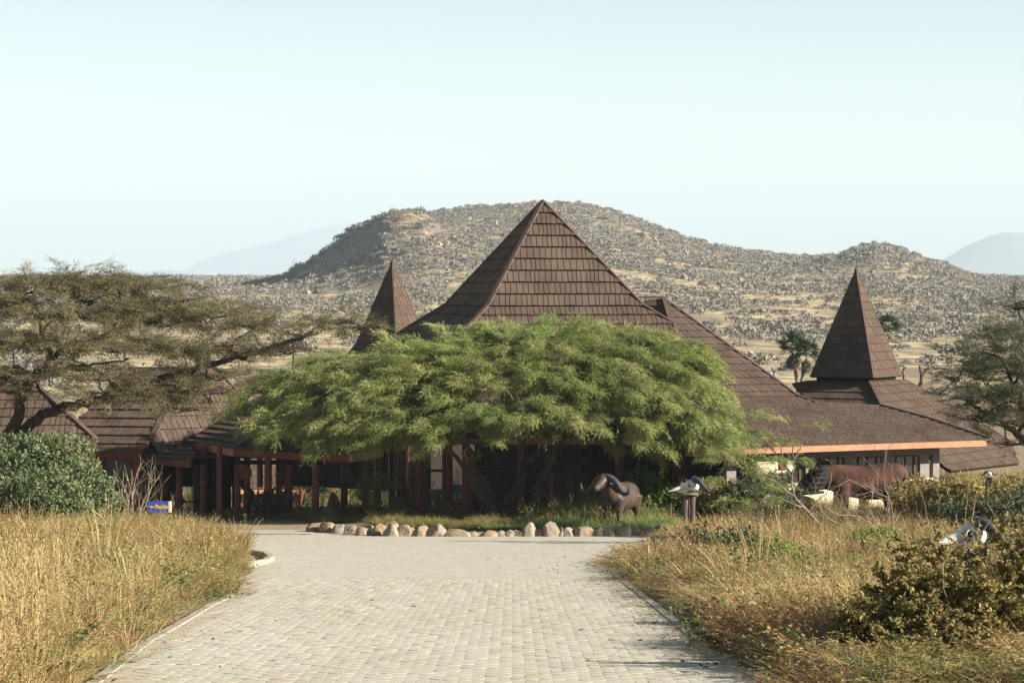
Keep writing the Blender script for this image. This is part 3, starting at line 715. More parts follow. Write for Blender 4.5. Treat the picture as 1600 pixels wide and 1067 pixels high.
cw = thing('cream_wall', 'low sunlit cream wall stub just right of the grey porch wall', 'wall', (9, 113, 0))
wall(cw, P(1124, 700, 113.5), P(1176, 700, 112.5), -.1, 1.32, .3, M_cream); bevel(MB().beam(P(1122, 738, 113.4), P(1178, 738, 112.4), .4, .08).build('wall_coping', M_cream, cw), .02)

# ---- left spire on its own low roof
sp = thing('spire_pavilion', 'small pavilion whose slim brown spire rises left of the tall pyramid', 'pavilion', ((613 - CX) * 128 / F, 128, 0))
cSx, cSy, rS = (613 - CX) * 128 / F, 128.0, -36.0
sa = Vector((cSx, cSy, 9 + 30 * 128 / F)); s0 = sq(cSx, cSy, rS, .10, 9.42); s1 = sq(cSx, cSy, rS, 1.12, 6.15); s2 = sq(cSx, cSy, rS, 1.45, 5.55); s3 = sq(cSx, cSy, rS, 5.2, 3.0)
for i in range(4):
    j = (i + 1) % 4
    roof_face(sp, [s0[i], s0[j], s1[j], s1[i]], .42, .22 if i == 1 else .6, t=.03, seed=50 + i, skew=-.2)
    roof_face(sp, [s1[i], s1[j], s2[j], s2[i]], .42, .3, t=.03, seed=55 + i); roof_face(sp, [s2[i], s2[j], s3[j], s3[i]], .5, .4, t=.04, seed=60 + i)
    cap(sp, s0[i], s1[i], w=.07, h=.05, lift=.02); cap(sp, s1[i], s2[i], w=.07, h=.05, lift=.02); cap(sp, s2[i], s3[i]); cap(sp, sa, s0[i], w=.05, h=.04, lift=0)
    fascia(sp, s3[i], s3[j], m=M_fasciad)
    c = s3[i] * .8 + Vector((cSx, cSy, 0)) * .2; MB().tube([(c.x, c.y, -.2), (c.x, c.y, 3.1)], .14, n=12).build('post', M_post, sp)
MB().add([sa] + [Vector(t) for t in s0], [(0, 1, 2), (0, 2, 3), (0, 3, 4), (0, 4, 1)]).build('spire_tip', M_cap, sp)
MB().tube([sa, sa + Vector((.01, 0, .7))], [.008, .005], n=5).build('lightning_rod', M_dark, sp)
w3 = sq(cSx, cSy, rS, 3.6, 0)
for i in range(4): wall(sp, w3[i], w3[(i + 1) % 4], -.1, 3.0 if i != 2 else 2.9, .2, M_deck)  # walls coloured near-black to stand in for a shaded interior

# ---- left pavilion behind the bare umbrella tree
lp = thing('left_pavilion', 'hip-roofed brown pavilion behind the bare umbrella tree at the left', 'pavilion', (-13, 116, 0))
plL2 = Plane.slope(P(150, 705, 108.5), -6, 32)
plL1 = Plane.three(plL2.hit(298, 578), plL2.hit(235, 690), plL2.hit(298, 578) + Vector((1.5, 1.3, -.2)))
L1 = [(298, 578), (332, 573), (352, 602), (374, 622), (352, 640), (240, 706), (232, 692), (277, 625), (296, 596)]
# gently flaring: upper and lower parts of both slopes
roof_face(lp, plL1.poly([(298, 578), (332, 573), (356, 604), (380, 624), (350, 652), (250, 712), (235, 690)]), .55, .26, t=.06, seed=70)
roof_face(lp, plL2.poly([(298, 578), (235, 690), (222, 706), (60, 708), (140, 640), (172, 600), (200, 578)]), .55, .26, t=.08, seed=71)
cap(lp, plL2.hit(298, 578), plL2.hit(235, 690), w=.24, h=.10); cap(lp, plL2.hit(200, 578), plL2.hit(298, 578)); cap(lp, plL1.hit(298, 577), plL1.hit(332, 572)); cap(lp, plL1.hit(332, 573), plL1.hit(380, 624), w=.2)
fascia(lp, plL2.hit(60, 708), plL2.hit(222, 706), m=M_fasciad)
plL3 = Plane.slope(P(60, 700, 106.0), 12, 34)
roof_face(lp, plL3.poly([(-60, 600), (60, 606), (100, 640), (152, 690), (148, 706), (-60, 706)]), .55, .26, t=.06, seed=72)
cap(lp, plL3.hit(60, 606), plL3.hit(152, 690), w=.2); fascia(lp, plL3.hit(-60, 707), plL3.hit(148, 707), m=M_fasciad)
wall(lp, P(-60, 720, 112), P(235, 720, 112), -.1, 2.5, .2, M_wallgrey)
for px in (20, 90, 160, 215): b = on(px, 109); MB().tube([b, b + Vector((0, 0, 2.7))], .14, n=12).build('post', M_post, lp)

# ---- entrance canopy: the dark hip in front of it
cn = thing('entrance_canopy', 'open entrance canopy on dark red posts, left of the green umbrella tree', 'canopy', (-10.5, 108, 0))
c0 = P(365, 703, 106.5)
kL = P(280, 688, 112.0); plK1 = Plane.three(c0, kL, P(432, 655, 110.2))
plK2 = Plane.three(c0, P(512, 712, 105.0), P(432, 655, 110.2))
roof_face(cn, [c0, kL, plK1.hit(248, 705), plK1.hit(250, 672), plK1.hit(312, 628), plK1.hit(372, 622), plK1.hit(432, 655)], .52, .5, t=.06, seed=80)
roof_face(cn, [c0, plK1.hit(432, 655), plK2.hit(560, 655), P(548, 713, plK2.hit(548, 713).y)], .52, .26, t=.10, seed=81)
cap(cn, c0, plK1.hit(432, 655), w=.22, h=.08, m=M_cap); cap(cn, plK1.hit(432, 655), plK2.hit(560, 655)); cap(cn, plK1.hit(312, 628), plK1.hit(372, 622)); cap(cn, plK1.hit(372, 622), plK1.hit(432, 655))
fascia(cn, c0, kL, h=.26, m=M_fascia); fascia(cn, c0, plK2.hit(548, 713), h=.26, m=M_fasciad)
beam(cn, plK2.hit(548, 716), plK2.hit(548, 716) + Vector((1.0, 3.0, 0)), m=M_fascia)
# lower eave at the far left
plK0 = Plane.three(P(165, 707, 110.5), P(297, 719, 107.0), P(235, 676, 112.8))
roof_face(cn, plK0.poly([(165, 707), (235, 680), (262, 664), (300, 700), (306, 712), (297, 719)]), .52, .5, t=.06, seed=82)
fascia(cn, P(165, 709, 110.4), P(297, 721, 106.9), h=.26, m=M_fasciad); fascia(cn, P(297, 721, 106.9), P(304, 713, 108.6), h=.26, m=M_fasciad)
MB().add([P(228, 719, 107.6), P(300, 716, 107.4), P(362, 716, 106.6), P(548, 717, 104.8), P(548, 705, 112.5), P(205, 705, 112.5)], [(0, 1, 2, 3, 4, 5)]).build('shade_ceiling', M_deck, cn)  # ceiling added to darken the inside of the canopy
for a_, b_ in ((203, 259), (273.5, 282), (302, 322), (327.5, 349), (363, 373)): wall(cn, P(a_, 700, 112.6), P(b_, 700, 112.6), -.1, 2.7, .12, M_deck, name='shade_panel')  # near-black panels added so the canopy interior looks shaded
for a_, b_, y_ in ((259, 273.5, 746), (282, 302, 743), (322, 327.5, 754), (349, 363, 760)): wall(cn, P(a_, 700, 112.6), P(b_, 700, 112.6), 9 - (y_ - 435) * 112.6 / F, 2.7, .12, M_deck, name='lintel')  # dark infill added over the gaps, painted shade like the panels
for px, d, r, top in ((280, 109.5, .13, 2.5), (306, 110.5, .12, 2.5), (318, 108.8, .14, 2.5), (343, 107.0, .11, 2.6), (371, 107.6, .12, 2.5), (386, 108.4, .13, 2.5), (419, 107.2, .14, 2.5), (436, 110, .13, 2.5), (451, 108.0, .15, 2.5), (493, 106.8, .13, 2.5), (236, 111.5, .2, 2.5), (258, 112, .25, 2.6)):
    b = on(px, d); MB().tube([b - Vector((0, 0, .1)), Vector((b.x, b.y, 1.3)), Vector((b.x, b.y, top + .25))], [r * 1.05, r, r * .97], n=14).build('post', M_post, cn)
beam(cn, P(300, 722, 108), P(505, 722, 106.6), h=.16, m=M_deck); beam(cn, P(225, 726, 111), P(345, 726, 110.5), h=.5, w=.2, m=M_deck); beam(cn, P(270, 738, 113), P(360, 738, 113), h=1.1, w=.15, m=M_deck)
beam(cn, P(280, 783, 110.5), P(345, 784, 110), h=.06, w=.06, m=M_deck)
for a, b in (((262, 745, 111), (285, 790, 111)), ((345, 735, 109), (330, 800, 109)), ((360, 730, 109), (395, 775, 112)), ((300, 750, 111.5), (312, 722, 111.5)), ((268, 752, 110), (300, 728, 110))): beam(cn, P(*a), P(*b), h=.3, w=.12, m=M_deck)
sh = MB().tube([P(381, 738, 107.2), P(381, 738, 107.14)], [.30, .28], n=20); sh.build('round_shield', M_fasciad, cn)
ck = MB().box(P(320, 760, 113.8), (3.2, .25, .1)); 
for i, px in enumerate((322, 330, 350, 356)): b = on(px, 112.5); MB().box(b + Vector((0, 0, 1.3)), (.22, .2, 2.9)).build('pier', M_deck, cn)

# low roof seen through the canopy, standing down the bank
lr = thing('bank_shelter', 'low brown-roofed shelter with an orange eave, seen between the canopy posts', 'shelter', (-11.5, 140, -2.2))
plF = Plane.slope(P(400, 765, 138.0), 20, 38)
roof_face(lr, plF.poly([(372, 765), (475, 765), (470, 700), (390, 690)]), .5, .26, t=.04, seed=90)
fascia(lr, plF.hit(368, 766), plF.hit(478, 766), h=.2, m=M_fascia)
for px in (376, 425, 470): b = P(px, 766, 138.4); MB().tube([(b.x, b.y, -2.6), (b.x, b.y, b.z)], .1, n=10).build('post', M_post, lr)
wall(lr, P(380, 770, 140), P(470, 770, 140), -2.5, -1.0, .2, M_deck)

# ------------------------------------------------------------------ drive, forecourt, kerbs
def sheet(name, d0, d1, fl_, fr_, z, m, step=.5):
    dd = np.arange(d0, d1 + .001, step); V = []; Fq = []
    for d in dd:
        a, b = float(fl_(d)), float(fr_(d))
        for t in np.linspace(0, 1, 9): V.append((a + (b - a) * t, d, float(prof(d)) + z))
    n = 9
    for i in range(len(dd) - 1):
        for j in range(8): Fq.append((i * n + j, i * n + j + 1, (i + 1) * n + j + 1, (i + 1) * n + j))
    me = bpy.data.meshes.new(name); me.from_pydata(V, [], Fq); return link(name, me, m)
PAVE_END = 101.0
SL_ = lambda d: float(prof(d) - prof(d + .5)) * 2
road = tag(sheet('driveway', -20, PAVE_END, xl, xr, 0.0305, M_pavejoint), kind='structure')
tag(sheet('side_road', 99.0, 104.8, lambda d: 8.0, lambda d: 60.0, 0.05, M_court), kind='structure')
tag(sheet('side_road', 99.0, 110.0, lambda d: -40.0, lambda d: -6.9, 0.05, M_court), kind='structure')
PW, PR = .25, .20
def paver_verts(hh, tilt):
    o = []
    for i in range(7):
        t = i / 6; x = (t - .5) * (PW - .002); o.append((x, -PR / 2 + .0015 - .055 * math.sin(t * math.pi)))
    for i in range(7):
        t = 1 - i / 6; x = (t - .5) * (PW - .002); o.append((x, PR / 2 - .0015 - .055 * math.sin(t * math.pi)))
    ins = [(x * .985, (y + .02) * .93 - .02) for x, y in o]
    vs = [(x, y, hh - .0015 - SLOPE * y + tilt * y) for x, y in o] + [(x, y, hh - SLOPE * y + tilt * y) for x, y in ins] + [(x, y, -.005 - SLOPE * y) for x, y in o]
    n = 14; fs = [tuple(range(n, 2 * n))] + [(i, (i + 1) % n, (i + 1) % n + n, i + n) for i in range(n)] + [(i + 2 * n, (i + 1) % n + 2 * n, (i + 1) % n, i) for i in range(n)]
    return vs, fs
pvar = []
for k in range(8):
    vs_, fs_ = paver_verts(.034 + random.uniform(-.002, .003), random.uniform(-.006, .006)); me = bpy.data.meshes.new('paver'); me.from_pydata(vs_, [], fs_); me.materials.append(M_paver)
    at = me.attributes.new('var', 'FLOAT', 'POINT'); at.data.foreach_set('value', [.55 * random.random()] * len(vs_)); pvar.append(me)
sV, sF, sA = [], [], []; d = 26.2; row = 0; nind = 0
while d < PAVE_END:
    a, b = max(float(xl(d)), -.16 * d), float(xr(d)); x = math.ceil((a + .10) / PW) * PW + (PW / 2 if row % 2 else 0); z = float(prof(d))
    while x < b - PW * .5:
        xx, yy = x, d
        if d > 55:
            hh = .032 + random.uniform(-.004, .005); tl = random.uniform(-.03, .03); hw, hl = PW / 2 - .006, PR / 2 - .006; k = len(sV); zz = [hh + (-hl) * (tl - SL_(d)), hh + hl * (tl - SL_(d))]
            sV += [(xx - hw, yy - hl, z + zz[0]), (xx + hw, yy - hl, z + zz[0]), (xx + hw, yy + hl, z + zz[1]), (xx - hw, yy + hl, z + zz[1]), (xx - hw, yy - hl, z - .01), (xx + hw, yy - hl, z - .01), (xx + hw, yy + hl, z - .01)]
            sF += [(k, k + 1, k + 2, k + 3), (k + 4, k + 5, k + 1, k), (k + 5, k + 6, k + 2, k + 1)]; g_ = .25 + .75 * min(1, max(0, (d - 54) / 2.0)); sA += [min(1, g_ * random.uniform(.5, 1.2))] * 7
            x += PW; continue
        if nind < 290 and d > 26.3:
            o = bpy.data.objects.new('paver', random.choice(pvar)); COL.objects.link(o); o.parent = road; o.location = (xx, yy, z); nind += 1
        else:
            vs_, fs_ = paver_verts(.034 + random.uniform(-.002, .003), random.uniform(-.006, .006)); k = len(sV)
            if d > 42: # fewer edges far away, same outline
                pass
            sV += [(xx + p[0], yy + p[1], z + p[2]) for p in vs_]; sF += [tuple(i + k for i in f) for f in fs_]; sA += [.55 * random.random() ** 1.4] * len(vs_)
        x += PW
    d += PR; row += 1
me = bpy.data.meshes.new('paver_field'); me.from_pydata(sV, [], sF); at = me.attributes.new('var', 'FLOAT', 'POINT'); at.data.foreach_set('value', sA)
tag(link('paver_field', me, M_paver, road), kind='stuff')
def kerb_line(pts, side, label):
    k = thing('kerb', None, None); k['kind'] = 'structure'
    P0 = [Vector(((px - CX) * dist_on_drive(py) / F, dist_on_drive(py), 0)) for px, py in pts]
    for a, b in zip(P0[:-1], P0[1:]):
        L = (b - a).length; n = max(1, round(L / .9)); dv = (b - a) / n; sd = Vector((dv.y, -dv.x, 0)).normalized() * .07 * side
        for i in range(n):
            p = a + dv * i + sd; q = a + dv * (i + 1) + sd; e = (q - p).normalized() * .008; p += e; q -= e
            p.z = float(prof(p.y)) + random.uniform(-.012, -.002); q.z = float(prof(q.y)) + random.uniform(-.012, -.002)
            bevel(MB().beam(p, q, .13, .10).build('kerb_stone', M_kerb, k), .008)
kerb_line([(105, 1110), (165, 1067), (240, 1005), (285, 980), (333, 950), (372, 930)], -1, '')
kerb_line([(1240, 1106), (1180, 1067), (1095, 1020), (1060, 985), (1000, 935), (962, 905), (940, 884)], 1, '')
# rounded kerb nose on the left of the forecourt
nz = thing('kerb', None, None); nz['kind'] = 'structure'
Pn_ = [Vector(((px - CX) * dist_on_drive(py) / F, dist_on_drive(py), float(prof(dist_on_drive(py))) + .07)) for px, py in ((372, 866), (395, 867), (416, 871), (424, 877), (413, 883), (392, 886), (372, 887))]
for a, b in zip(Pn_[:-1], Pn_[1:]): MB().beam(a, b, .14, .14).build('kerb_stone', M_kerb, nz)

# ------------------------------------------------------------------ rocks
def rock_mesh(seed, w, h, dp):
    bm = bmesh.new(); bmesh.ops.create_icosphere(bm, subdivisions=3, radius=1); r = random.Random(seed)
    cuts = [(Vector((r.gauss(0, 1), r.gauss(0, 1), r.gauss(.2, .8))).normalized(), r.uniform(.60, .86)) for _ in range(9)]
    for v in bm.verts:
        for n, c in cuts:
            s = v.co.dot(n)
            if s > c: v.co -= n * (s - c) * .95
        v.co += v.co.normalized() * (float(vnoise(v.co.x * 2.5 + seed, v.co.y * 2.5 + v.co.z * 2)) - .5) * .14
    for v in bm.verts:
        if v.co.z < -.25: f_ = 1 + .35 * min(1, (-.25 - v.co.z) / .4); v.co.x *= f_; v.co.y *= f_; v.co.z = -.25 + (v.co.z + .25) * .12
        v.co = Vector((v.co.x * w / 1.7, v.co.y * dp / 1.7, (v.co.z + .30) * h / 1.15))
    me = bpy.data.meshes.new('boulder'); bm.to_mesh(me); bm.free(); return me
RK = [(494,832,24,14,'dark'),(512,833,24,15,'dark'),(530,834,22,13,'dark'),(548,836,22,14,'dark'),(567,838,18,16,'shaded grey'),(580,837,16,14,'dark brown'),(594,838,22,21,'rounded brown'),(611,839,22,18,'rounded tan'),(612,829,18,9,'flat grey'),(632,838,20,16,'shaded brown'),(645,838,14,13,'narrow dark'),(659,839,20,17,'rounded tan'),(682,839,26,21,'large angular grey'),(712,839,38,12,'long flat dark'),(739,839,17,10,'small low'),(763,839,26,10,'low reddish'),(783,839,16,9,'small buried brown'),(797,839,15,10,'small dark brown'),(811,839,16,12,'small square brown'),(843,839,13,13,'narrow shaded'),(828,839,18,23,'upright orange-tan'),(861,839,25,24,'big pale grey'),(876,839,11,14,'slim pale'),(890,839,21,14,'squat grey'),(913,839,31,14,'long sloping grey'),(936,839,19,13,'square tan'),(953,839,23,16,'round grey'),(974,839,20,16,'angular yellow-tan'),(990,838,17,14,'square orange'),(1002,838,13,16,'slim pale'),(1016,838,18,15,'rounded orange-tan'),(1030,837,18,14,'leaning pale wedge'),(1046,836,20,8,'flat dark'),(1066,835,18,9,'half-hidden grey')]
ORD = ['first','second','third','fourth','fifth','sixth','seventh','eighth','ninth','tenth','eleventh','twelfth','thirteenth','fourteenth','fifteenth','sixteenth','seventeenth','eighteenth','nineteenth']
nR = len(RK)
for i, (px, py, w, h, kind) in enumerate(RK):
    p = G(px, py); s = F / p.y; me = rock_mesh(i * 7 + 3, w / s * 1.22, h / s * (1.15 if h < 20 else .95), max(w, 16) / s)
    side = f"{ORD[i]} from the shaded left end" if i < 18 else f"{ORD[nR - 1 - i]} from the right end"
    o = link('boulder', me, M_rock); o.location = p - Vector((0, 0, .03)); o.rotation_euler = (0, 0, random.uniform(-.5, .5))
    tag(o, f'{kind} boulder in the island edging, {side}', 'boulder', 'boulders edging the island')
for i, (px, d_, w, h, lb) in enumerate(((1190, 99, .5, .3, 'pale boulder in dry grass left of the fallen thorn branches'), (1215, 98.5, .7, .35, 'wide tan boulder in dry grass behind the bare thorn shrub'), (1290, 98.7, .6, .3, 'low tan boulder at the side road under the thorn twigs'), (1325, 98.6, .4, .3, 'small tan boulder at the near edge of the side road'), (512, 108.0, .5, .42, 'orange-tan boulder between the first two island posts, right one of the pile'), (503, 108.4, .35, .36, 'white-patched boulder leaning on the pile between the first two posts'), (520, 108.8, .5, .8, 'tall pale boulder on top of the pile between the first two posts'))):
    p = on(px, d_); o = link('boulder', rock_mesh(300 + i, w, h, w), M_rock); o.location = p; tag(o, lb, 'boulder')

# ------------------------------------------------------------------ umbrella acacias
def V3(t): return P(*t)
def limb(name, pts, r0, r1, m, parent, n=8, sub=4, wob=.05, seed=0):
    """smooth tapering limb through photo-measured points"""
    pts = [P(*p) if not isinstance(p, Vector) else p for p in pts]; out = []; r = random.Random(seed)
    for i in range(len(pts) - 1):
        p0 = pts[max(i - 1, 0)]; p1 = pts[i]; p2 = pts[i + 1]; p3 = pts[min(i + 2, len(pts) - 1)]
        for k in range(sub):
            t = k / sub; out.append(.5 * ((2 * p1) + (p2 - p0) * t + (2 * p0 - 5 * p1 + 4 * p2 - p3) * t * t + (3 * p1 - p0 - 3 * p2 + p3) * t ** 3) + Vector((r.gauss(0, wob), r.gauss(0, wob), r.gauss(0, wob))) * (1 if i + k else 0))
    out.append(pts[-1]); N = len(out)
    return MB().tube(out, [r0 + (r1 - r0) * (j / (N - 1)) ** .8 for j in range(N)], n=n), out
def pads_tree(parent, pads, protos, m, dens, L, droop, shellmix=.35, dfac=.7, twigm=None, nb=7, starts=(), bark=None, hang=0, tr=(.05, .014), lift=.1, twn=0, per=26, clen=.7, cw=.13, gc=None, dj_=.42):
    Pn, Dn, vv = [], [], []; br = MB()
    for k, pd in enumerate(pads):
        px, py, rx, ry, d = pd[:5]; dm = pd[5] if len(pd) > 5 else 1.0
        s = F / d; c = np.array(P(px, py, d)); a, b, h = rx / s, rx / s * dfac, ry / s
        m_ = max(3, int(dens * a * b * 3.14 * dm / per)); th = RNG.random(m_) * 2 * np.pi; rr = np.sqrt(RNG.random(m_)) * 1.0
        sh = np.where(RNG.random(m_) < shellmix, RNG.random(m_), .85 + .2 * RNG.random(m_)); wob = 1 + .22 * np.sin(th * 3 + k) + .12 * np.sin(th * 7 + 2 * k)
        q = np.stack([a * rr * np.cos(th) * wob, b * rr * np.sin(th) * wob, h * (np.sqrt(np.clip(1 - (rr * .98) ** 2, 0, 1)) * 1.35 * sh - .45)], -1)
        od = np.stack([np.cos(th) * (rr + .25), np.sin(th) * (rr + .25), lift + .15 - droop * rr ** 2], -1) + RNG.normal(0, .35, (m_, 3)) * np.array([1, 1, .4]); od /= np.linalg.norm(od, axis=1, keepdims=True)
        if gc is not None:
            g_ = (c + q)[:, :2] - np.array(gc)[None]; gl = np.linalg.norm(g_, axis=1, keepdims=True); g_ = g_ / np.maximum(gl, .3)
            od = od * np.array([.55, .55, .5]) + np.concatenate([g_ * .8, .05 - .055 * gl * (gl / 6)], 1); od /= np.linalg.norm(od, axis=1, keepdims=True)
        vc = np.clip(RNG.normal(.35, .22, m_), 0, 1)
        al = RNG.random((m_, per, 1)) * clen; n = m_ * per
        pp = q[:, None] + od[:, None] * al + RNG.normal(0, cw, (m_, per, 3)) * np.array([1, 1, .35]); Pn.append(c + pp.reshape(-1, 3))
        Dn.append((od[:, None] + RNG.normal(0, dj_, (m_, per, 3)) * np.array([1, 1, .5]) + np.array([0, 0, .10])).reshape(-1, 3)); vv.append(np.clip(vc[:, None] + RNG.normal(0, .12, (m_, per)), 0, 1).ravel())
        if hang:
            nh = int(hang * a); th = RNG.random(nh) * 2 * np.pi; Pn.append(c + np.stack([a * .95 * np.cos(th), b * .95 * np.sin(th), -h * (.3 + .9 * RNG.random(nh))], -1))
            Dn.append(np.stack([np.cos(th) * .6, np.sin(th) * .6, -.7 + .3 * RNG.normal(size=nh)], -1)); vv.append(RNG.random(nh) * .6)
        # fan of branchlets carrying the pad
        if starts:
            c0 = Vector(c) - Vector((0, 0, h * .6)); st = min(starts, key=lambda q: (q - c0).length)
            mid = st.lerp(c0, .55) + Vector((random.gauss(0, .12), random.gauss(0, .12), -.05 + random.gauss(0, .08)))
            br.tube([st, st.lerp(mid, .5) + Vector((0, 0, random.gauss(0, .08))), mid, c0], [tr[0], tr[0] * .85, tr[0] * .7, tr[0] * .5], n=5)
            for q in range(nb):
                t = random.random() * 6.283; e = Vector((a * .8 * math.cos(t), b * .8 * math.sin(t), h * random.uniform(.0, .5)))
                m1 = c0 + e * .45 + Vector((random.gauss(0, .1), random.gauss(0, .1), random.gauss(0, .06)))
                br.tube([c0, m1, c0 + e + Vector((0, 0, h * .2))], [tr[0] * .45, tr[0] * .33, tr[1] * .6], n=4, cap=False)
                for w_ in range(twn):
                    f = m1.lerp(c0 + e, random.random()); br.tube([f, f + Vector((random.gauss(0, .3), random.gauss(0, .3), random.uniform(0, .25)))], [tr[1] * .7, tr[1] * .3], n=3, cap=False)
    Pn = np.concatenate(Pn); Dn = np.concatenate(Dn); S = L * (0.7 + .6 * RNG.random(len(Pn)))
    if br.v: br.build('branch', bark or M_barkd, parent, smooth=True)
    scatter('crown', protos, Pn, basis(Dn), S, m, parent, np.concatenate(vv))
    return len(Pn)

T1 = thing('umbrella_tree', 'broad green umbrella acacia with drooping feathery crown on the boulder-edged island', 'tree', on(780, 105.0))
b0 = on(778, 105.0)
l1, o1 = limb('trunk', [(780, 818, 105), (768, 795, 105), (748, 768, 104.8), (736, 745, 104.6), (738, 715, 104.2), (720, 680, 104), (690, 640, 104)], .27, .07, M_barkd, T1, seed=1)
l2, o2 = limb('trunk', [(782, 818, 105), (795, 790, 105), (808, 765, 105), (815, 735, 105), (835, 712, 105.2), (858, 702, 105.4), (880, 690, 105.4), (900, 640, 105.4)], .24, .06, M_barkd, T1, seed=2)
l3, o3 = limb('trunk', [(833, 818, 105.6), (836, 785, 105.6), (848, 745, 105.4), (865, 712, 105), (872, 680, 104.8), (850, 640, 104.8), (830, 590, 105)], .20, .06, M_barkd, T1, seed=3)
l4, o4 = limb('trunk', [(840, 780, 105.6), (856, 740, 105.8), (862, 706, 106), (900, 670, 106), (960, 630, 106), (1040, 600, 105.6)], .14, .05, M_barkd, T1, seed=4)
for l in (l1, l2, l3, l4): l.build('trunk', M_barkd, T1, smooth=True)
limbs1 = []
for pts, r in (([(736, 745, 104.6), (700, 700, 104.5), (620, 650, 104.3), (540, 620, 104.3), (450, 620, 104.5)], .10), ([(872, 680, 104.8), (930, 640, 104), (1010, 620, 103.8), (1100, 640, 103.6)], .09), ([(720, 680, 104), (680, 610, 105), (620, 570, 106)], .08), ([(850, 640, 104.8), (820, 580, 106.5), (780, 545, 107.5)], .08), ([(900, 640, 105.4), (930, 570, 107), (960, 545, 107.5)], .08), ([(738, 715, 104.2), (760, 680, 102.5), (800, 655, 101.8)], .07), ([(960, 630, 106), (1060, 580, 106), (1120, 580, 105.6)], .06)):
    l, o = limb('branch', pts, r, r * .4, M_barkd, T1, n=6, seed=len(limbs1)); l.build('branch', M_barkd, T1, smooth=True); limbs1 += o
PADS1 = [(770,536,55,20,107.6),(700,556,95,22,107),(785,544,85,18,108),(865,540,85,16,108.3),(945,532,80,18,108),(1020,548,70,20,107),(1075,572,55,22,106),(1115,602,40,22,105),(625,566,75,20,106),(550,580,70,22,105.5),(480,596,60,22,105),(430,616,46,22,105),(402,640,30,20,104.8,.8),
 (560,616,95,24,103.2),(650,606,95,26,103),(745,598,95,24,103.6),(840,594,95,22,103.4),(930,602,95,24,103.4),(1015,614,75,22,103.8),(1085,632,58,22,103.9),(1135,650,40,20,104,.8),
 (475,646,62,24,103.2),(540,664,80,26,101.8),(625,664,85,28,101.4),(705,672,66,28,100.9),(775,664,70,24,101),(850,654,90,24,101.4),(935,652,95,26,102.6),(1020,660,85,26,103.6),(1095,678,66,26,104),(1150,688,36,24,104.2,.8),
 (985,686,70,14,104,.7),(1060,696,62,16,104.2,.8),(1120,706,42,16,104.2,.7),(720,575,120,30,105,.6),(860,562,130,28,105.5,.6),(990,582,105,28,105,.6),(1070,606,60,26,104.8,.7),(620,600,110,30,104,.6),(760,630,110,28,103,.6),(900,628,110,28,103.8,.6),(1040,640,80,22,104,.6),(450,625,50,26,104,.6),
 (752,700,26,24,101,.5),(690,700,34,18,101,.5),(560,692,60,16,102,.7),(620,694,40,14,102,.7),(500,680,40,14,102.6,.6)]
PADS1 = [(p[0] - 42 * float(sstep(1000, 1100, p[0])), p[1] - 2 - 8 * float(sstep(620, 480, p[0]) if False else (1 - sstep(480, 620, p[0]))) if p[1] < 640 else p[1] - 15 * float(sstep(640, 680, p[1])), p[2], p[3] * (1 if p[1] < 640 else .75), 105.8 + (p[4] - 105.8) * .62) + tuple(p[5:]) for p in PADS1]
n1 = pads_tree(T1, PADS1, SPR_FEATHER, M_leaf_main, 170, .56, .95, shellmix=.25, dfac=.72, gc=tuple(P(790, 600, 105.2))[:2], clen=1.15, cw=.10, per=46, dj_=.34, starts=limbs1 + o1[8:] + o2[12:] + o3[12:], bark=M_barkd, hang=8, nb=6)

T2 = thing('umbrella_tree', 'wide almost leafless olive-brown umbrella acacia with dark limbs at the left edge', 'tree', on(20, 92))
pads2 = [(-90,470,70,22,92),(-60,530,80,22,91),(40,448,70,17,93),(120,440,75,18,94),(200,446,70,18,94),(270,464,55,16,93.5),(-10,482,60,20,92),(80,484,80,18,92),(175,488,85,20,92.5),(265,500,70,16,93),(335,488,60,14,93),(400,505,42,11,92.5),(20,530,60,18,90.5),(105,534,75,18,90.5),(195,540,75,18,91),(285,542,70,16,91.5),(360,536,50,13,91.5),(430,548,40,9,91.5,.7),(520,500,48,10,91,.9),(565,510,26,8,91,.6),(475,520,34,8,91,.6),(50,578,60,16,90),(145,586,60,14,90),(240,590,50,13,90.5),(330,585,44,13,91),(30,610,30,10,90,.6),(300,610,30,10,90.5,.5),(-70,590,60,16,90),(225,622,55,14,90),(170,612,50,14,89.6),(290,636,34,10,90,.7),(330,608,40,12,90.6,.8)]
L2 = [([(14, 870, 92), (10, 760, 92), (14, 690, 92), (26, 650, 92), (38, 612, 92), (52, 590, 92), (76, 560, 92.3), (66, 520, 92.4), (58, 480, 92.5)], .30, .05),
      ([(20, 700, 92), (48, 662, 92), (90, 640, 91.6), (140, 628, 91.4), (185, 616, 91.3), (225, 596, 91.3), (262, 588, 91.3), (300, 578, 91.3), (345, 566, 91.3), (390, 556, 91.3), (430, 540, 91.2), (465, 532, 91.2), (490, 515, 91.1), (520, 502, 91), (560, 505, 91)], .20, .03),
      ([(262, 588, 91.3), (288, 600, 91), (320, 620, 91), (332, 628, 91)], .07, .04), ([(76, 560, 92.3), (120, 540, 92), (170, 520, 92.2), (230, 500, 92.6), (300, 490, 93)], .10, .03),
      ([(52, 590, 92), (100, 575, 91.4), (150, 570, 91), (200, 560, 91)], .07, .03), ([(38, 612, 92), (10, 590, 92), (-40, 570, 91.6), (-90, 540, 91.4)], .14, .05), ([(66, 520, 92.4), (110, 480, 93), (170, 460, 93.6)], .06, .02), ([(345, 566, 91.3), (375, 530, 92), (410, 508, 92.4)], .05, .02), ([(185, 616, 91.3), (160, 585, 90.6), (110, 560, 90.4)], .06, .02), ([(455, 535, 91.2), (457, 560, 91.2), (462, 590, 91.2)], .03, .015), ([(90, 640, 91.6), (60, 610, 91), (40, 580, 90.4)], .06, .03)]
st2 = []
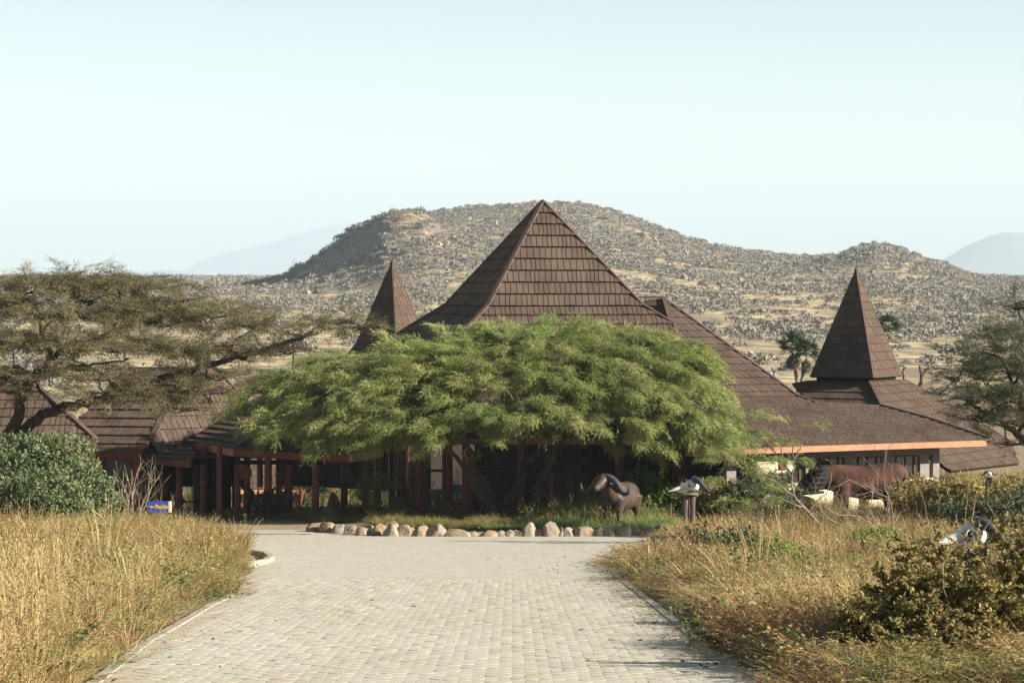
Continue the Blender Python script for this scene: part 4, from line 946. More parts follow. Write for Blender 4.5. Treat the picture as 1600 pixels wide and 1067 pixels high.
for i, (pts, r0, r1) in enumerate(L2):
    l, o = limb('limb', pts, r0, r1, M_barkd, T2, n=8, seed=40 + i, wob=.035); l.build('trunk' if i == 0 else 'branch', M_barkd, T2, smooth=True); st2 += o[3:]
n2 = pads_tree(T2, pads2, SPR_TWIGGY, M_leaf_left, 125, .55, .45, shellmix=.6, dfac=.8, starts=st2, bark=M_barkd, nb=11, tr=(.04, .014), lift=-.12, twn=5, hang=6, per=16, clen=.8, cw=.10, dj_=.32)

T3 = thing('umbrella_tree', 'grey-green umbrella acacia cut by the right edge, in front of the wing roof', 'tree', on(1640, 95))
pads3 = [(1510,560,34,14,96),(1560,540,40,16,96),(1610,520,45,18,95),(1498,588,26,12,95.5),(1545,584,48,18,95),(1610,575,55,20,94.5),(1515,618,38,15,94.5),(1575,618,55,18,94),(1635,610,50,20,94),(1535,650,38,14,93.6),(1590,655,50,18,93.4),(1650,650,50,20,93.4),(1585,478,20,7,95,.7),(1612,470,26,9,95,.8),(1700,560,70,30,95),(1700,640,70,30,95),(1575,690,30,10,93.4,.5)]
L3 = [([(1660, 860, 95), (1650, 760, 95), (1612, 705, 95), (1590, 680, 95), (1562, 655, 94.6), (1535, 640, 94.4), (1515, 630, 94.4)], .22, .04), ([(1612, 705, 95), (1600, 650, 95), (1585, 600, 95.2), (1560, 560, 95.6), (1530, 550, 96)], .11, .03), ([(1585, 600, 95.2), (1610, 550, 95), (1600, 510, 95), (1590, 480, 95), (1588, 470, 95)], .06, .015), ([(1590, 680, 95), (1620, 640, 94.4), (1650, 610, 94)], .08, .04), ([(1562, 655, 94.6), (1540, 600, 95), (1505, 575, 95.4)], .05, .02)]
st3 = []
for i, (pts, r0, r1) in enumerate(L3):
    l, o = limb('limb', pts, r0, r1, M_barkd, T3, seed=60 + i); l.build('trunk' if i == 0 else 'branch', M_barkd, T3, smooth=True); st3 += o[3:]
pads_tree(T3, pads3, SPR_TWIGGY, M_leaf_right, 165, .5, .5, shellmix=.6, dfac=.8, starts=st3, bark=M_barkd, nb=11, tr=(.035, .012), twn=6, hang=10, per=14, clen=.7, cw=.10)

# ------------------------------------------------------------------ branching shrubs
def grow(p, d, L, r, lev, mx, segs, tips, nch=3, spread=.7, up=.1, wig=.12, rnd=random):
    pts = [p]; n = 4; cur = Vector(d).normalized(); q = Vector(p)
    for i in range(n):
        cur = (cur + Vector((rnd.gauss(0, wig), rnd.gauss(0, wig), rnd.gauss(0, wig) + up * .25))).normalized(); q = q + cur * L / n; pts.append(q.copy())
    segs.append((pts, r, lev))
    if lev >= mx: tips.append(pts); return
    for c in range(nch):
        t = rnd.uniform(.3, 1.0) if c else 1.0; i = min(n - 1, int(t * n)); b = pts[i].lerp(pts[i + 1], t * n - i) if t < 1 else pts[-1]
        nd = (cur + Vector((rnd.gauss(0, spread), rnd.gauss(0, spread), rnd.gauss(0, spread * .7) + up))).normalized()
        grow(b, nd, L * rnd.uniform(.5, .78), r * .6, lev + 1, mx, segs, tips, nch, spread, up, wig, rnd)
def shrub(name, label, cat, base, stems, L, r, mx, bark, leaf=None, protos=None, nleaf=0, ls=.2, group=None, spread=.6, up=.1, nch=3, seed=0, droop=.0, lean=(0, 0), fan=.6, wig=.12, part='foliage', lvl=1):
    t = thing(name, label, cat, base, group); rr = random.Random(seed); segs, tips = [], []
    for s in range(stems):
        a = rr.random() * 6.283; d = Vector((math.cos(a) * fan + lean[0], math.sin(a) * fan + lean[1], 1))
        grow(Vector(base) - Vector((0, 0, .05)), d, L * rr.uniform(.7, 1.1), r * rr.uniform(.7, 1), 0, mx, segs, tips, nch, spread, up, wig, rr)
    main, thin = MB(), MB()
    for pts, r_, lev in segs:
        (main if lev == 0 else thin).tube(pts, [r_ * (1 - .35 * i / 4) for i in range(5)], n=6 if lev == 0 else (4 if lev < 2 else 3), cap=False)
    main.build('stem', bark, t, smooth=True)
    if thin.v: thin.build('twigs', bark, t, smooth=True)['kind'] = 'stuff'
    if leaf and nleaf:
        cand = [s for s in segs if s[2] >= max(lvl, mx - 1)]; Pn = np.zeros((nleaf, 3)); Dn = np.zeros((nleaf, 3))
        for i in range(nleaf):
            pts, _, _ = rr.choice(cand); k = rr.randrange(4); u_ = rr.random(); q = pts[k].lerp(pts[k + 1], u_); dd = (pts[k + 1] - pts[k]).normalized()
            Pn[i] = q; Dn[i] = (dd.x + rr.gauss(0, .6), dd.y + rr.gauss(0, .6), dd.z * .6 + rr.gauss(.05, .5) - droop)
        scatter(part, protos or LEAFC, Pn, basis(Dn), ls * (.6 + .8 * RNG.random(nleaf)), leaf, t)
    return t
def blobs_bush(name, label, cat, base, blobs, leaf, protos, dens, ls, bark=None, group=None, up=.5, inner=.25, var=None):
    """dense shrub: leaf clusters through several rounded masses; blobs are (px, py, rx, ry, d)"""
    t = thing(name, label, cat, base, group); Pn, Dn, vv = [], [], []; mb = MB()
    for (px, py, rx, ry, d) in blobs:
        s = F / d; c = np.array(P(px, py, d)); a, b, h = rx / s, rx / s * .85, ry / s
        n = int(dens * (a * b + a * h + b * h) * 4)
        v = RNG.normal(size=(n, 3)); v /= np.linalg.norm(v, axis=1, keepdims=True); rad = np.where(RNG.random(n) < inner, RNG.random(n), .78 + .32 * RNG.random(n))
        lump = 1 + .18 * np.sin(v[:, 0] * 5 + px) * np.cos(v[:, 2] * 6 + py) + .1 * np.sin(v[:, 1] * 9)
        Pn.append(c + v * np.array([a, b, h]) * (rad * lump)[:, None]); Dn.append(v + np.array([0, 0, up]) + RNG.normal(0, .45, (n, 3))); vv.append(np.clip(RNG.normal(.4, .28, n), 0, 1))
        mb.tube([Vector(base), Vector(base).lerp(Vector(c), .5) + Vector((random.gauss(0, .1), 0, -.05)), Vector(c)], [.05, .035, .02], n=5)
        for q in range(6):
            e = RNG.normal(size=3); e /= np.linalg.norm(e); e[2] = abs(e[2]); mb.tube([Vector(c), Vector(c + e * np.array([a, b, h]) * .85)], [.018, .007], n=4, cap=False)
    mb.build('stem', bark or M_barkl, t, smooth=True)
    Pn = np.concatenate(Pn); scatter('foliage', protos, Pn, basis(np.concatenate(Dn)), ls * (.65 + .7 * RNG.random(len(Pn))), leaf, t, np.concatenate(vv)); return t

blobs_bush('leafy_bush', 'dense silvery-green bush in the dry grass at the left edge', 'bush', on(70, 86), [(40,745,52,42,86),(95,722,52,40,86.5),(20,790,50,40,85),(75,780,55,42,84.5),(130,765,40,38,85.5),(155,790,32,30,85.5),(110,808,48,30,84.5),(-30,760,50,50,86),(60,705,36,24,87),(15,715,36,30,87),(20,835,60,30,84.5)], M_leaf_bush, LEAFC, 95, .155)
shrub('small_acacia', 'thin feathery light-green young acacia right of the island, in front of the wing', 'tree', on(1292, 88), 0, 1, .05, 1, M_barkl) if False else None
T4 = thing('young_acacia', 'thin feathery light-green young acacia between the island and the reddish statue', 'tree', on(1290, 88))
L4 = [([(1296, 858, 88), (1280, 822, 88), (1258, 795, 88), (1242, 775, 88), (1237, 748, 88), (1240, 715, 88)], .075, .03), ([(1242, 775, 88), (1215, 755, 87.6), (1195, 745, 87.4), (1180, 720, 87.4)], .03, .012), ([(1238, 755, 88), (1226, 725, 88.2), (1205, 700, 88.3), (1190, 680, 88.3)], .035, .012), ([(1240, 720, 88), (1250, 700, 88), (1262, 690, 88)], .03, .012), ([(1236, 740, 88), (1222, 710, 88), (1216, 670, 88)], .03, .01), ([(1258, 795, 88), (1225, 780, 87.5), (1200, 772, 87.5)], .025, .01), ([(1262, 800, 88), (1290, 770, 88.2), (1300, 735, 88.3)], .022, .008), ([(1240, 715, 88), (1238, 690, 88), (1230, 660, 88)], .022, .008)]
st4 = []
for i, (pts, r0, r1) in enumerate(L4):
    l, o = limb('limb', pts, r0, r1, M_barkl, T4, seed=80 + i, wob=.02); l.build('trunk' if i == 0 else 'branch', M_barkl, T4, smooth=True); st4 += o[2:]
pads_tree(T4, [(1175,700,44,18,88.2),(1190,728,44,20,88),(1150,740,34,16,87.6),(1190,690,40,16,88.4),(1230,672,36,16,88.2),(1170,722,36,18,87.4),(1205,712,30,14,88),(1176,752,32,16,87.4),(1160,750,30,14,87.4),(1190,795,26,10,87.5),(1180,780,34,12,87.4),(1210,655,26,10,88.3)], SPR_FEATHER, M_leaf_main, 85, .36, .6, shellmix=.7, starts=st4, bark=M_barkl, nb=5, tr=(.018, .007), hang=3)

# palms beyond the lodge
def fan_proto(seed):
    r = np.random.default_rng(seed); V = []; T = []
    V += [np.array([0, .02, 0]), np.array([0, -.02, 0]), np.array([.5, 0, .05])]; T.append((0, 1, 2))
    for j in range(13):
        a = (j - 6) / 6 * 1.5; d = np.array([math.cos(a), math.sin(a), -.12 * abs(a) + r.normal(0, .06)]); q = np.array([-math.sin(a), math.cos(a), 0]) * .026; L = .62 * (.80 + .2 * r.random()); o = np.array([.5, 0, .05]); k = len(V)
        V += [o, o + d * L * .5 + q, o + d * L + np.array([0, 0, -.08]), o + d * L * .5 - q]; T += [(k, k + 1, k + 2), (k, k + 2, k + 3)]
    return np.array(V), np.array(T)
FANS = [fan_proto(s) for s in range(4)]
def palm(label, trunk, crowns, dry=True, base=None):
    t = thing('doum_palm', label, 'palm tree', base)
    for pts in trunk:
        l, _ = limb('trunk', pts, .13, .09, M_barkl, t, seed=5, wob=.02); l.build('trunk', M_barkl, t, smooth=True)
    for (px, py, rad, d) in crowns:
        c = np.array(P(px, py, d)); n = 46; v = RNG.normal(size=(n, 3)); v[:, 2] = np.abs(v[:, 2]) * .9 - .25; v /= np.linalg.norm(v, axis=1, keepdims=True)
        scatter('crown', FANS, np.tile(c, (n, 1)) + v * .1, basis(v, np.tile([0., 0, 1], (n, 1)) + RNG.normal(0, .3, (n, 3))), rad * (.75 + .3 * RNG.random(n)), M_palm, t)
        if dry:
            n = 60; a = RNG.random(n) * 6.28; v = np.stack([np.cos(a) * .28, np.sin(a) * .28, -1 + .2 * RNG.random(n)], -1)
            scatter('dry_skirt', FANS, np.tile(c - [0, 0, .25], (n, 1)) + v * .5 * RNG.random((n, 1)), basis(v, np.stack([np.cos(a), np.sin(a), 0 * a], -1)), rad * (.45 + .4 * RNG.random(n)), M_palmdry, t)
palm('doum palm with two crowns and dry skirts, left of the right spire', [[(1249, 690, 165), (1247, 610, 165), (1243, 580, 165), (1238, 552, 165)], [(1250, 690, 165), (1252, 610, 165), (1256, 580, 165), (1260, 560, 165)]], [(1238, 541, .95, 165), (1260, 551, .80, 165)], base=(0, 165, 0))
palm('palm crown showing behind the right spire', [[(1384, 690, 170), (1384, 600, 170), (1383, 515, 170)]], [(1383, 512, .95, 170)], dry=False, base=(0, 170, 0))
def snag(label, lines, base):
    t = thing('dead_tree', label, 'dead tree', base)
    for i, (pts, r0, r1) in enumerate(lines):
        l, _ = limb('limb', pts, r0, r1, M_twigd, t, n=6, seed=i, wob=.02); l.build('trunk' if i == 0 else 'branch', M_twigd, t, smooth=True)
snag('dead forked tree trunk on the plain, right of the right spire', [([(1436, 700, 150), (1437, 612, 150), (1440, 592, 150), (1441, 584, 150)], .13, .10), ([(1441, 586, 150), (1438, 578, 150), (1437, 571, 150)], .08, .06), ([(1441, 585, 150), (1447, 579, 150), (1452, 574, 150)], .08, .05)], (0, 150, 0))
snag('slim leaning dead trunk touching the right spire base', [([(1416, 690, 150), (1413, 600, 150), (1411, 582, 150), (1415, 573, 150)], .09, .05)], (0, 150, 0))
snag('curved bare bough sweeping up to the acacia at the right', [([(1440, 700, 128), (1452, 624, 128), (1466, 617, 128), (1480, 606, 128), (1492, 590, 128)], .07, .03), ([(1446, 622, 128), (1470, 620, 128), (1485, 612, 128), (1494, 606, 128)], .05, .02)], (0, 128, 0))

# island and bank shrubs
shrub('feathery_shrub', 'light-green feathery shrub between the posts at the left of the island', 'shrub', on(590, 107), 9, 1.1, .02, 2, M_barkl, M_leaf_herb, SPR_FEATHER, 650, .32, seed=3, fan=.5)
shrub('feathery_shrub', 'pale green straggling shrub right behind the first two canopy posts', 'shrub', on(470, 111), 8, 1.1, .02, 2, M_barkl, M_leaf_dark, SPR_FEATHER, 500, .32, seed=4, fan=.5)
shrub('leafy_shrub', 'dark shrub at the foot of the canopy posts', 'shrub', on(430, 107.5), 7, .6, .015, 2, M_barkl, M_leaf_dark, LEAFC, 500, .22, seed=5, fan=.8)
blobs_bush('green_shrub', 'bright green shrub directly behind the buffalo statue', 'shrub', on(1020, 107.2), [(1010,768,30,24,107),(1035,775,24,24,106.6),(985,765,22,22,107.4),(1045,795,24,16,106.4),(1010,792,36,18,106.6),(1000,745,12,16,107.4)], M_leaf_herb, LEAFC, 46, .2)
shrub('twiggy_shrub', 'pale bare twiggy shrub left of the painted lodge stone', 'shrub', on(665, 109), 9, 1.0, .02, 2, M_twig, seed=6, fan=.5)
blobs_bush('dark_shrub', 'dark grey-green shrub behind the skull post, against the cream wall stub', 'shrub', on(1185, 105.5), [(1180,772,34,22,105.5),(1215,768,28,24,105.5),(1160,782,26,18,105.2),(1200,788,40,18,105)], M_leaf_dark, LEAFTINY, 55, .32)
for i, (px, d_, lb) in enumerate(((1475, 98, 'yellowish weed shrub right of the reddish statue'), (1530, 99, 'yellow-olive weed shrub below the orange eave end'), (1585, 98, 'tall yellow-olive weed shrub at the right edge under the acacia'), (1440, 106.4, 'straw-coloured shrub against the wing windows by the statue tail'), (1112, 106.5, 'thin tan weed clump beside the skull post'), (1560, 92, 'wide dull yellow shrub near the small distant skull'))):
    b = on(px, d_); s = F / d_; h = 1.75 if i < 3 or i == 5 else 1.2
    bl = [(px + random.uniform(-30, 30), float(HY + (CH - b.z - h * random.uniform(.35, .8)) * s), 26, 20, d_ + random.uniform(-.6, .6)) for _ in range(6)]
    blobs_bush('weed_shrub', lb, 'shrub', b, bl, M_leaf_tan, LEAFTINY, 36, .34, group='dry yellow shrubs by the wing')
blobs_bush('dark_shrub', 'blue-green feathery shrub at the right edge, above the second skull', 'shrub', on(1540, 74), [(1480,800,30,10,76),(1530,802,34,13,75),(1575,796,34,18,74),(1615,790,30,20,75)], M_leaf_dark, LEAFTINY, 66, .30)
for i, (px, d_, w, lb) in enumerate(((1140, 61, 50, 'low dark-green herb clump in the right bank near the forecourt corner'), (1340, 63, 45, 'low green herb patch below the bare thorn branches'), (1210, 55, 34, 'small green herb clump in the middle of the right bank'), (1130, 32.5, 34, 'green creeping herb beside the right kerb at the bottom'), (1105, 37, 26, 'grey-green herb mound just inside the right kerb'))):
    b = on(px, d_); s = F / d_; y0 = HY + (CH - b.z) * s; hh = w * .32
    w *= 1.25; hh = w * .34
    blobs_bush('herb_clump', lb, 'herb', b, [(px + random.uniform(-w, w) * .8, y0 - hh * random.uniform(.4, 1.5), w * .45, hh * .9, d_ + random.uniform(-.5, .5)) for _ in range(6)], M_leaf_dark if i in (0, 4) else M_leaf_herb, LEAFTINY, 46 * (60 / d_) ** .5, .26 * (d_ / 60) ** .5)
shrub('thorn_shrub', 'bare grey thorn shrub with tangled twigs in front of the reddish statue', 'shrub', on(1335, 84), 5, 1.4, .018, 3, M_twigd, seed=11, fan=.75, spread=.75, up=0.0)
shrub('thorn_shrub', 'pale leaning bare thorn branches right of the young acacia', 'shrub', on(1395, 80), 5, 1.6, .02, 3, M_twig, seed=12, fan=.9, spread=.7, up=-.05, lean=(-.6, 0))
shrub('thorn_shrub', 'low bare twigs in the grass right of the skull post', 'shrub', on(1180, 90), 8, 1.0, .015, 2, M_twigd, seed=13, fan=.9, spread=.8, up=0)
shrub('thorn_shrub', 'leafless pale shrub beside the parking sign under the left roof', 'shrub', on(205, 97), 6, 1.5, .025, 2, M_twig, seed=14, fan=.35, spread=.4, up=.2)
shrub('thorn_shrub', 'small bare twig shrub rising above the parking sign', 'shrub', on(245, 93), 4, 1.2, .015, 2, M_twigd, seed=15, fan=.3, spread=.5, up=.2)
shrub('leathery_bush', 'dark shaded skirt of leathery leaves at the very bottom right corner', 'bush', on(1480, 27.2), 14, .34, .012, 2, M_twigd, M_leaf_fg, LEAFBIG, 3600, .080, seed=27, fan=1.6, spread=.8, up=-.05, nch=3)
db = thing('fallen_branch', 'bleached fallen forked branch lying on the dry grass below the silvery bush', 'branch', on(130, 64))
for i, (pts, r0, r1) in enumerate((([(165, 815, 64), (152, 825, 64), (138, 832, 64.2), (112, 832, 64.4), (95, 840, 64.5)], .05, .015), ([(152, 825, 64), (154, 842, 63.8), (156, 856, 63.6)], .035, .012), ([(152, 825, 64), (142, 838, 63.6), (136, 842, 63.4)], .03, .01), ([(160, 810, 64), (148, 800, 64), (146, 788, 64)], .025, .008))):
    l, _ = limb('b', pts, r0, r1, M_twig, db, n=6, seed=i, wob=.015); l.build('branch', M_twig, db, smooth=True)
# big leathery bush in the right foreground
fb = shrub('leathery_bush', 'large olive and yellow leathery-leaved bush in the bottom right foreground', 'bush', on(1500, 28.6), 17, .72, .016, 3, M_twig, M_leaf_fg, LEAFBIG, 7200, .082, seed=21, fan=1.0, spread=.75, up=.0, nch=3)
fb2 = shrub('leathery_bush', 'dense part of dark leathery bush low at the bottom right, left of the larger bush', 'bush', on(1400, 27.6), 13, .36, .012, 3, M_twigd, M_leaf_fg, LEAFBIG, 3600, .078, seed=22, fan=1.0, spread=.8, up=-.05, nch=3)
fb3 = shrub('leathery_bush', 'leathery bush cut by the right edge with long bare shoots above', 'bush', on(1590, 29.2), 15, .78, .018, 3, M_twig, M_leaf_fg, LEAFBIG, 5200, .082, seed=23, fan=.9, spread=.7, up=.05, nch=3)
shrub('bare_shoot', 'long thin bare shoots arching before the second skull', 'shoot', on(1520, 34), 6, 1.3, .010, 1, M_twig, M_leaf_fg, LEAFBIG, 60, .10, seed=24, fan=.5, spread=.35, up=.0, nch=3, lvl=0)

# ------------------------------------------------------------------ statues
def skin(name, verts, edges, m, parent, root=0, sub=2):
    bm = bmesh.new(); lay = bm.verts.layers.skin.verify(); vs = []
    for x, y, z, rx, ry in verts:
        v = bm.verts.new((x, y, z)); v[lay].radius = (rx, ry); vs.append(v)
    vs[root][lay].use_root = True
    for a, b in edges: bm.edges.new((vs[a], vs[b]))
    me = bpy.data.meshes.new(name); bm.to_mesh(me); bm.free(); me.materials.append(m)
    o = bpy.data.objects.new(name, me); COL.objects.link(o); o.parent = parent
    sk = o.modifiers.new('skin', 'SKIN'); sk.use_smooth_shade = True; sk.branch_smoothing = .6
    s = o.modifiers.new('sub', 'SUBSURF'); s.levels = sub; s.render_levels = sub; return o
def organic(name, parts, vox, m, parent):
    """one continuous body: overlapping forms fused by a voxel remesh and relaxed"""
    mb = MB()
    for kind, p, *r in parts:
        if kind == 'loft': mb.loft(p, n=18)
        else:
            pts = [Vector(q) for q in p]; out, rad = [], []
            for i in range(len(pts) - 1):
                for k in range(4): out.append(pts[i].lerp(pts[i + 1], k / 4)); t = k / 4; rad.append(r[0][i] * (1 - t) + r[0][i + 1] * t)
            out.append(pts[-1]); rad.append(r[0][-1]); mb.tube(out, rad, n=12)
    me = mb.mesh(name); me.materials.append(m); o = bpy.data.objects.new(name, me); COL.objects.link(o); o.parent = parent
    rm = o.modifiers.new('fuse', 'REMESH'); rm.mode = 'VOXEL'; rm.voxel_size = vox; rm.use_smooth_shade = True
    sm = o.modifiers.new('relax', 'SMOOTH'); sm.iterations = 6; sm.factor = .6
    bpy.context.view_layer.update(); dg = bpy.context.evaluated_depsgraph_get(); me2 = bpy.data.meshes.new_from_object(o.evaluated_get(dg)); o.modifiers.clear(); o.data = me2; me2.name = name
    if not me2.materials: me2.materials.append(m)
    return o
def local(parent, mb, name, m, smooth=True):
    me = mb.mesh(name); o = bpy.data.objects.new(name, me); COL.objects.link(o); me.materials.append(m); o.parent = parent
    if smooth: me.polygons.foreach_set('use_smooth', [True] * len(me.polygons))
    return o
buf = thing('buffalo_statue', 'brown buffalo statue with wide curled horns standing in green grass on the island', 'statue', on(967, 102.6) - Vector((0, 0, .05)))
buf.rotation_euler = (0, 0, math.pi + R(64)); buf.scale = (1.08, 1.08, 1.08)
organic('body', [('loft', [((-1.13, 0, 1.06), .10, .16), ((-1.04, 0, 1.04), .30, .34), ((-.70, 0, 1.00), .42, .45), ((-.1, 0, .96), .47, .50), ((.40, 0, 1.02), .44, .54), ((.75, 0, 1.18), .33, .44), ((1.0, 0, 1.36), .24, .32), ((1.12, 0, 1.46), .2, .26)]),
    ('tube', [(1.0, 0, 1.45), (1.20, -.02, 1.60), (1.40, -.06, 1.48), (1.58, -.11, 1.36), (1.68, -.13, 1.31)], [.20, .22, .175, .13, .105]),
    ('tube', [(.55, .26, 1.0), (.56, .27, .62), (.60, .27, .34), (.58, .27, .10), (.58, .27, -.02)], [.22, .14, .09, .075, .10]), ('tube', [(.55, -.26, 1.0), (.64, -.27, .62), (.72, -.27, .34), (.68, -.27, .10), (.68, -.27, -.02)], [.22, .14, .09, .075, .10]),
    ('tube', [(-.75, .26, 1.0), (-.74, .27, .62), (-.88, .27, .36), (-.80, .27, .10), (-.78, .27, -.02)], [.28, .18, .095, .08, .10]), ('tube', [(-.75, -.26, 1.0), (-.80, -.27, .62), (-.94, -.27, .36), (-.86, -.27, .10), (-.84, -.27, -.02)], [.28, .18, .095, .08, .10])], .045, M_bronze, buf)
def R2(v, a, c=(1.20, -.05)):
    x, y, z = v; x -= c[0]; y -= c[1]; return (c[0] + x * math.cos(a) - y * math.sin(a), c[1] + x * math.sin(a) + y * math.cos(a), z)
for s in (1, -1):
    hp = [(1.16, .02 * s, 1.50), (1.14, .20 * s, 1.50), (1.10, .42 * s, 1.36), (1.10, .58 * s, 1.12), (1.12, .74 * s, .98), (1.15, .92 * s, 1.00), (1.17, 1.00 * s, 1.14), (1.17, .98 * s, 1.28)]
    hp = [R2((q[0] - .02, q[1], q[2] + .19), R(-14)) for q in hp]; out = []
    for i in range(len(hp) - 1):
        for k in range(3): out.append(Vector(hp[i]).lerp(Vector(hp[i + 1]), k / 3))
    out.append(Vector(hp[-1])); N = len(out)
    sm = [out[0]] + [(out[i - 1] + out[i] * 2 + out[i + 1]) / 4 for i in range(1, N - 1)] + [out[-1]]
    local(buf, MB().tube(sm, [.115 * (1 - (i / (N - 1)) ** 1.3) + .014 for i in range(N)], n=10), 'horn', M_horn)
    e = [R2((q[0], q[1], q[2] + .18), R(-14)) for q in ((1.12, .16 * s, 1.28), (1.08, .30 * s, 1.20), (1.06, .44 * s, 1.08), (1.05, .50 * s, 1.00))]
    local(buf, MB().tube(e, [.04, .085, .07, .02], n=8), 'ear', M_bronze)
    ey = R2((1.36, .155 * s, 1.53), R(-4)); local(buf, MB().loft([((ey[0] - .02, ey[1], ey[2]), .012, .012), ((ey[0], ey[1], ey[2]), .028, .026), ((ey[0] + .02, ey[1], ey[2]), .012, .012)], n=8), 'eye', M_dark)
local(buf, MB().tube([(-1.12, 0, 1.15), (-1.22, .02, .95), (-1.22, .03, .6), (-1.20, .03, .42)], [.035, .025, .02, .04], n=7), 'tail', M_bronze)
mz = R2((1.70, -.20, 1.06), 0); local(buf, MB().loft([((1.64, -.125, 1.31), .09, .07), ((1.72, -.14, 1.29), .08, .06), ((1.74, -.142, 1.285), .03, .02)], n=10), 'muzzle', M_black)

el = thing('animal_statue', 'big reddish-brown four-legged statue with a dark ridged head, behind bare thorn twigs', 'statue', on(1352, 106.8) - Vector((0, 0, .02)))
el.rotation_euler = (0, 0, math.pi + R(6))
organic('body', [('loft', [((-1.62, 0, 1.60), .12, .18), ((-1.52, 0, 1.56), .36, .42), ((-1.2, 0, 1.52), .54, .62), ((-.6, 0, 1.44), .62, .68), ((0, 0, 1.40), .62, .64), ((.6, 0, 1.46), .57, .60), ((1.1, 0, 1.56), .47, .53), ((1.5, 0, 1.60), .38, .44), ((1.75, 0, 1.58), .34, .40)]),
    ('tube', [(.95, .33, 1.4), (.92, .35, .9), (.92, .35, .45), (.92, .35, 0)], [.34, .25, .20, .23]), ('tube', [(.85, -.33, 1.4), (.80, -.35, .9), (.78, -.35, .45), (.82, -.35, 0)], [.34, .25, .20, .23]),
    ('tube', [(-1.1, .30, 1.4), (-1.05, .35, .9), (-1.14, .35, .48), (-1.10, .35, 0)], [.42, .30, .21, .23]), ('tube', [(-1.1, -.30, 1.4), (-.98, -.35, .9), (-1.02, -.35, .48), (-1.0, -.35, 0)], [.42, .30, .21, .23])], .06, M_redstat, el)
hm = MB().loft([((1.45, 0, 1.62), .38, .46), ((1.75, 0, 1.60), .42, .46), ((2.05, 0, 1.48), .40, .42), ((2.35, 0, 1.30), .32, .32), ((2.60, 0, 1.12), .20, .18), ((2.70, 0, 1.05), .08, .07)], n=18)
local(el, hm, 'head', M_black)
for k in range(6):
    z0 = 1.95 - k * .17; x0 = 1.55 + k * .02; x1 = 2.1 + k * .13
    for s in (1, -1):
        local(el, MB().tube([(x0, .40 * s, z0), ((x0 + x1) / 2, .46 * s, z0 - .03), (x1, .30 * s * (1 - k * .08), z0 - .10)], [.05, .075, .02], n=7), 'ridge', M_black)
local(el, MB().tube([(-1.68, 0, 1.72), (-1.95, .02, 1.42), (-2.12, .03, 1.12), (-2.22, .03, .95)], [.05, .04, .04, .025], n=8), 'tail', M_twigd)

def skull(parent, sc, rz, loc, style=0):
    """horned buffalo skull, snout along +x"""
    m = Matrix.Rotation(rz, 3, 'Z')
    def put(mb, name, mt, par=parent, smooth=True):
        mb.v = [tuple(Vector(loc) + m @ (Vector(v) * sc)) for v in mb.v]; return mb.build(name, mt, par, smooth)
    cr = put(MB().loft([((-.26, 0, .04), .05, .05), ((-.22, 0, .06), .13, .12), ((-.12, 0, .09), .165, .15), ((0, 0, .085), .165, .14), ((.07, 0, .07), .15, .12), ((.16, 0, .035), .105, .09), ((.28, 0, -.005), .088, .070), ((.40, 0, -.035), .080, .052), ((.48, 0, -.055), .062, .036), ((.56, 0, -.075), .038, .018), ((.59, 0, -.08), .012, .008)], n=20), 'cranium', M_bone)
    for s in (1, -1):
        put(MB().tube([(.02, .125 * s, .085), (.022, .158 * s, .088)], [.052, .050], n=14), 'socket_shade', M_dark)  # solid dark disc coloured as the shade inside the socket
        ring = [(.02 + .056 * math.cos(t), .152 * s, .087 + .056 * math.sin(t)) for t in np.linspace(0, 6.283, 15)]
        put(MB().tube(ring, .013, n=6), 'brow_ridge', M_bone)
        put(MB().tube([(.36, .045 * s, .000), (.50, .03 * s, -.030)], [.020, .012], n=8), 'nasal_shade', M_dark)  # dark tube stands in for shade in the nasal opening
        put(MB().tube([(.05, .11 * s, -.03), (.18, .09 * s, -.075), (.30, .07 * s, -.09)], [.03, .028, .02], n=8), 'cheek_bone', M_bone)
        pts = [(-.14, .02 * s, .20), (-.15, .14 * s, .22), (-.17, .28 * s, .17), (-.20, .42 * s, .03), (-.22, .55 * s, -.06), (-.20, .66 * s, -.02), (-.18, .70 * s, .10), (-.17, .68 * s, .20)]
        if style: pts = [(-.14, .02 * s, .20), (-.16, .13 * s, .23), (-.22, .24 * s, .20), (-.32, .34 * s, .06), (-.42, .42 * s, -.06), (-.52, .47 * s, -.08), (-.60, .50 * s, .02), (-.62, .50 * s, .14)]
        out = [Vector(pts[i]).lerp(Vector(pts[i + 1]), k / 3) for i in range(len(pts) - 1) for k in range(3)] + [Vector(pts[-1])]; N = len(out)
        out = [out[0]] + [(out[i - 1] + out[i] * 2 + out[i + 1]) / 4 for i in range(1, N - 1)] + [out[-1]]
        put(MB().tube(out, [.095 * (1 - (i / (N - 1)) ** 1.1) + .010 for i in range(N)], n=12), 'horn', M_horn)
def sk_post(base, top, w, label, sc, rz, style, dz=0.0):
    p = thing('wooden_post', label, 'post', base)
    for k, (ox, oy, ww) in enumerate(((-.32, 0, .36), (.02, .05, .34), (.34, -.02, .34))):
        mb = MB(); rings = []
        for i in range(9):
            z = base.z - .1 + (top - base.z + .1) * i / 8; rings.append(Vector((base.x + ox * w + random.uniform(-.01, .01), base.y + oy * w, z)))
        mb.tube(rings, [ww * w * .62 * random.uniform(.92, 1.06) for _ in range(9)], n=9); mb.build('plank', M_wood, p)
    bevel(MB().box((base.x + .02, base.y, top + .02), (w * 1.5, w * 1.0, .035)).build('top_board', M_kerb, p), .01)
    s = thing('buffalo_skull', None, 'skull', (base.x, base.y, top + .05)); skull(s, sc, rz, (base.x, base.y, top + .05 + dz), style); return s
b1_ = on(1077, 86.5); s1_ = sk_post(b1_, 9 - (773 - 435) * 86.5 / F, .34, 'weathered timber post carrying the horned skull, right of the island edging', 1.12, R(188), 1, .15)
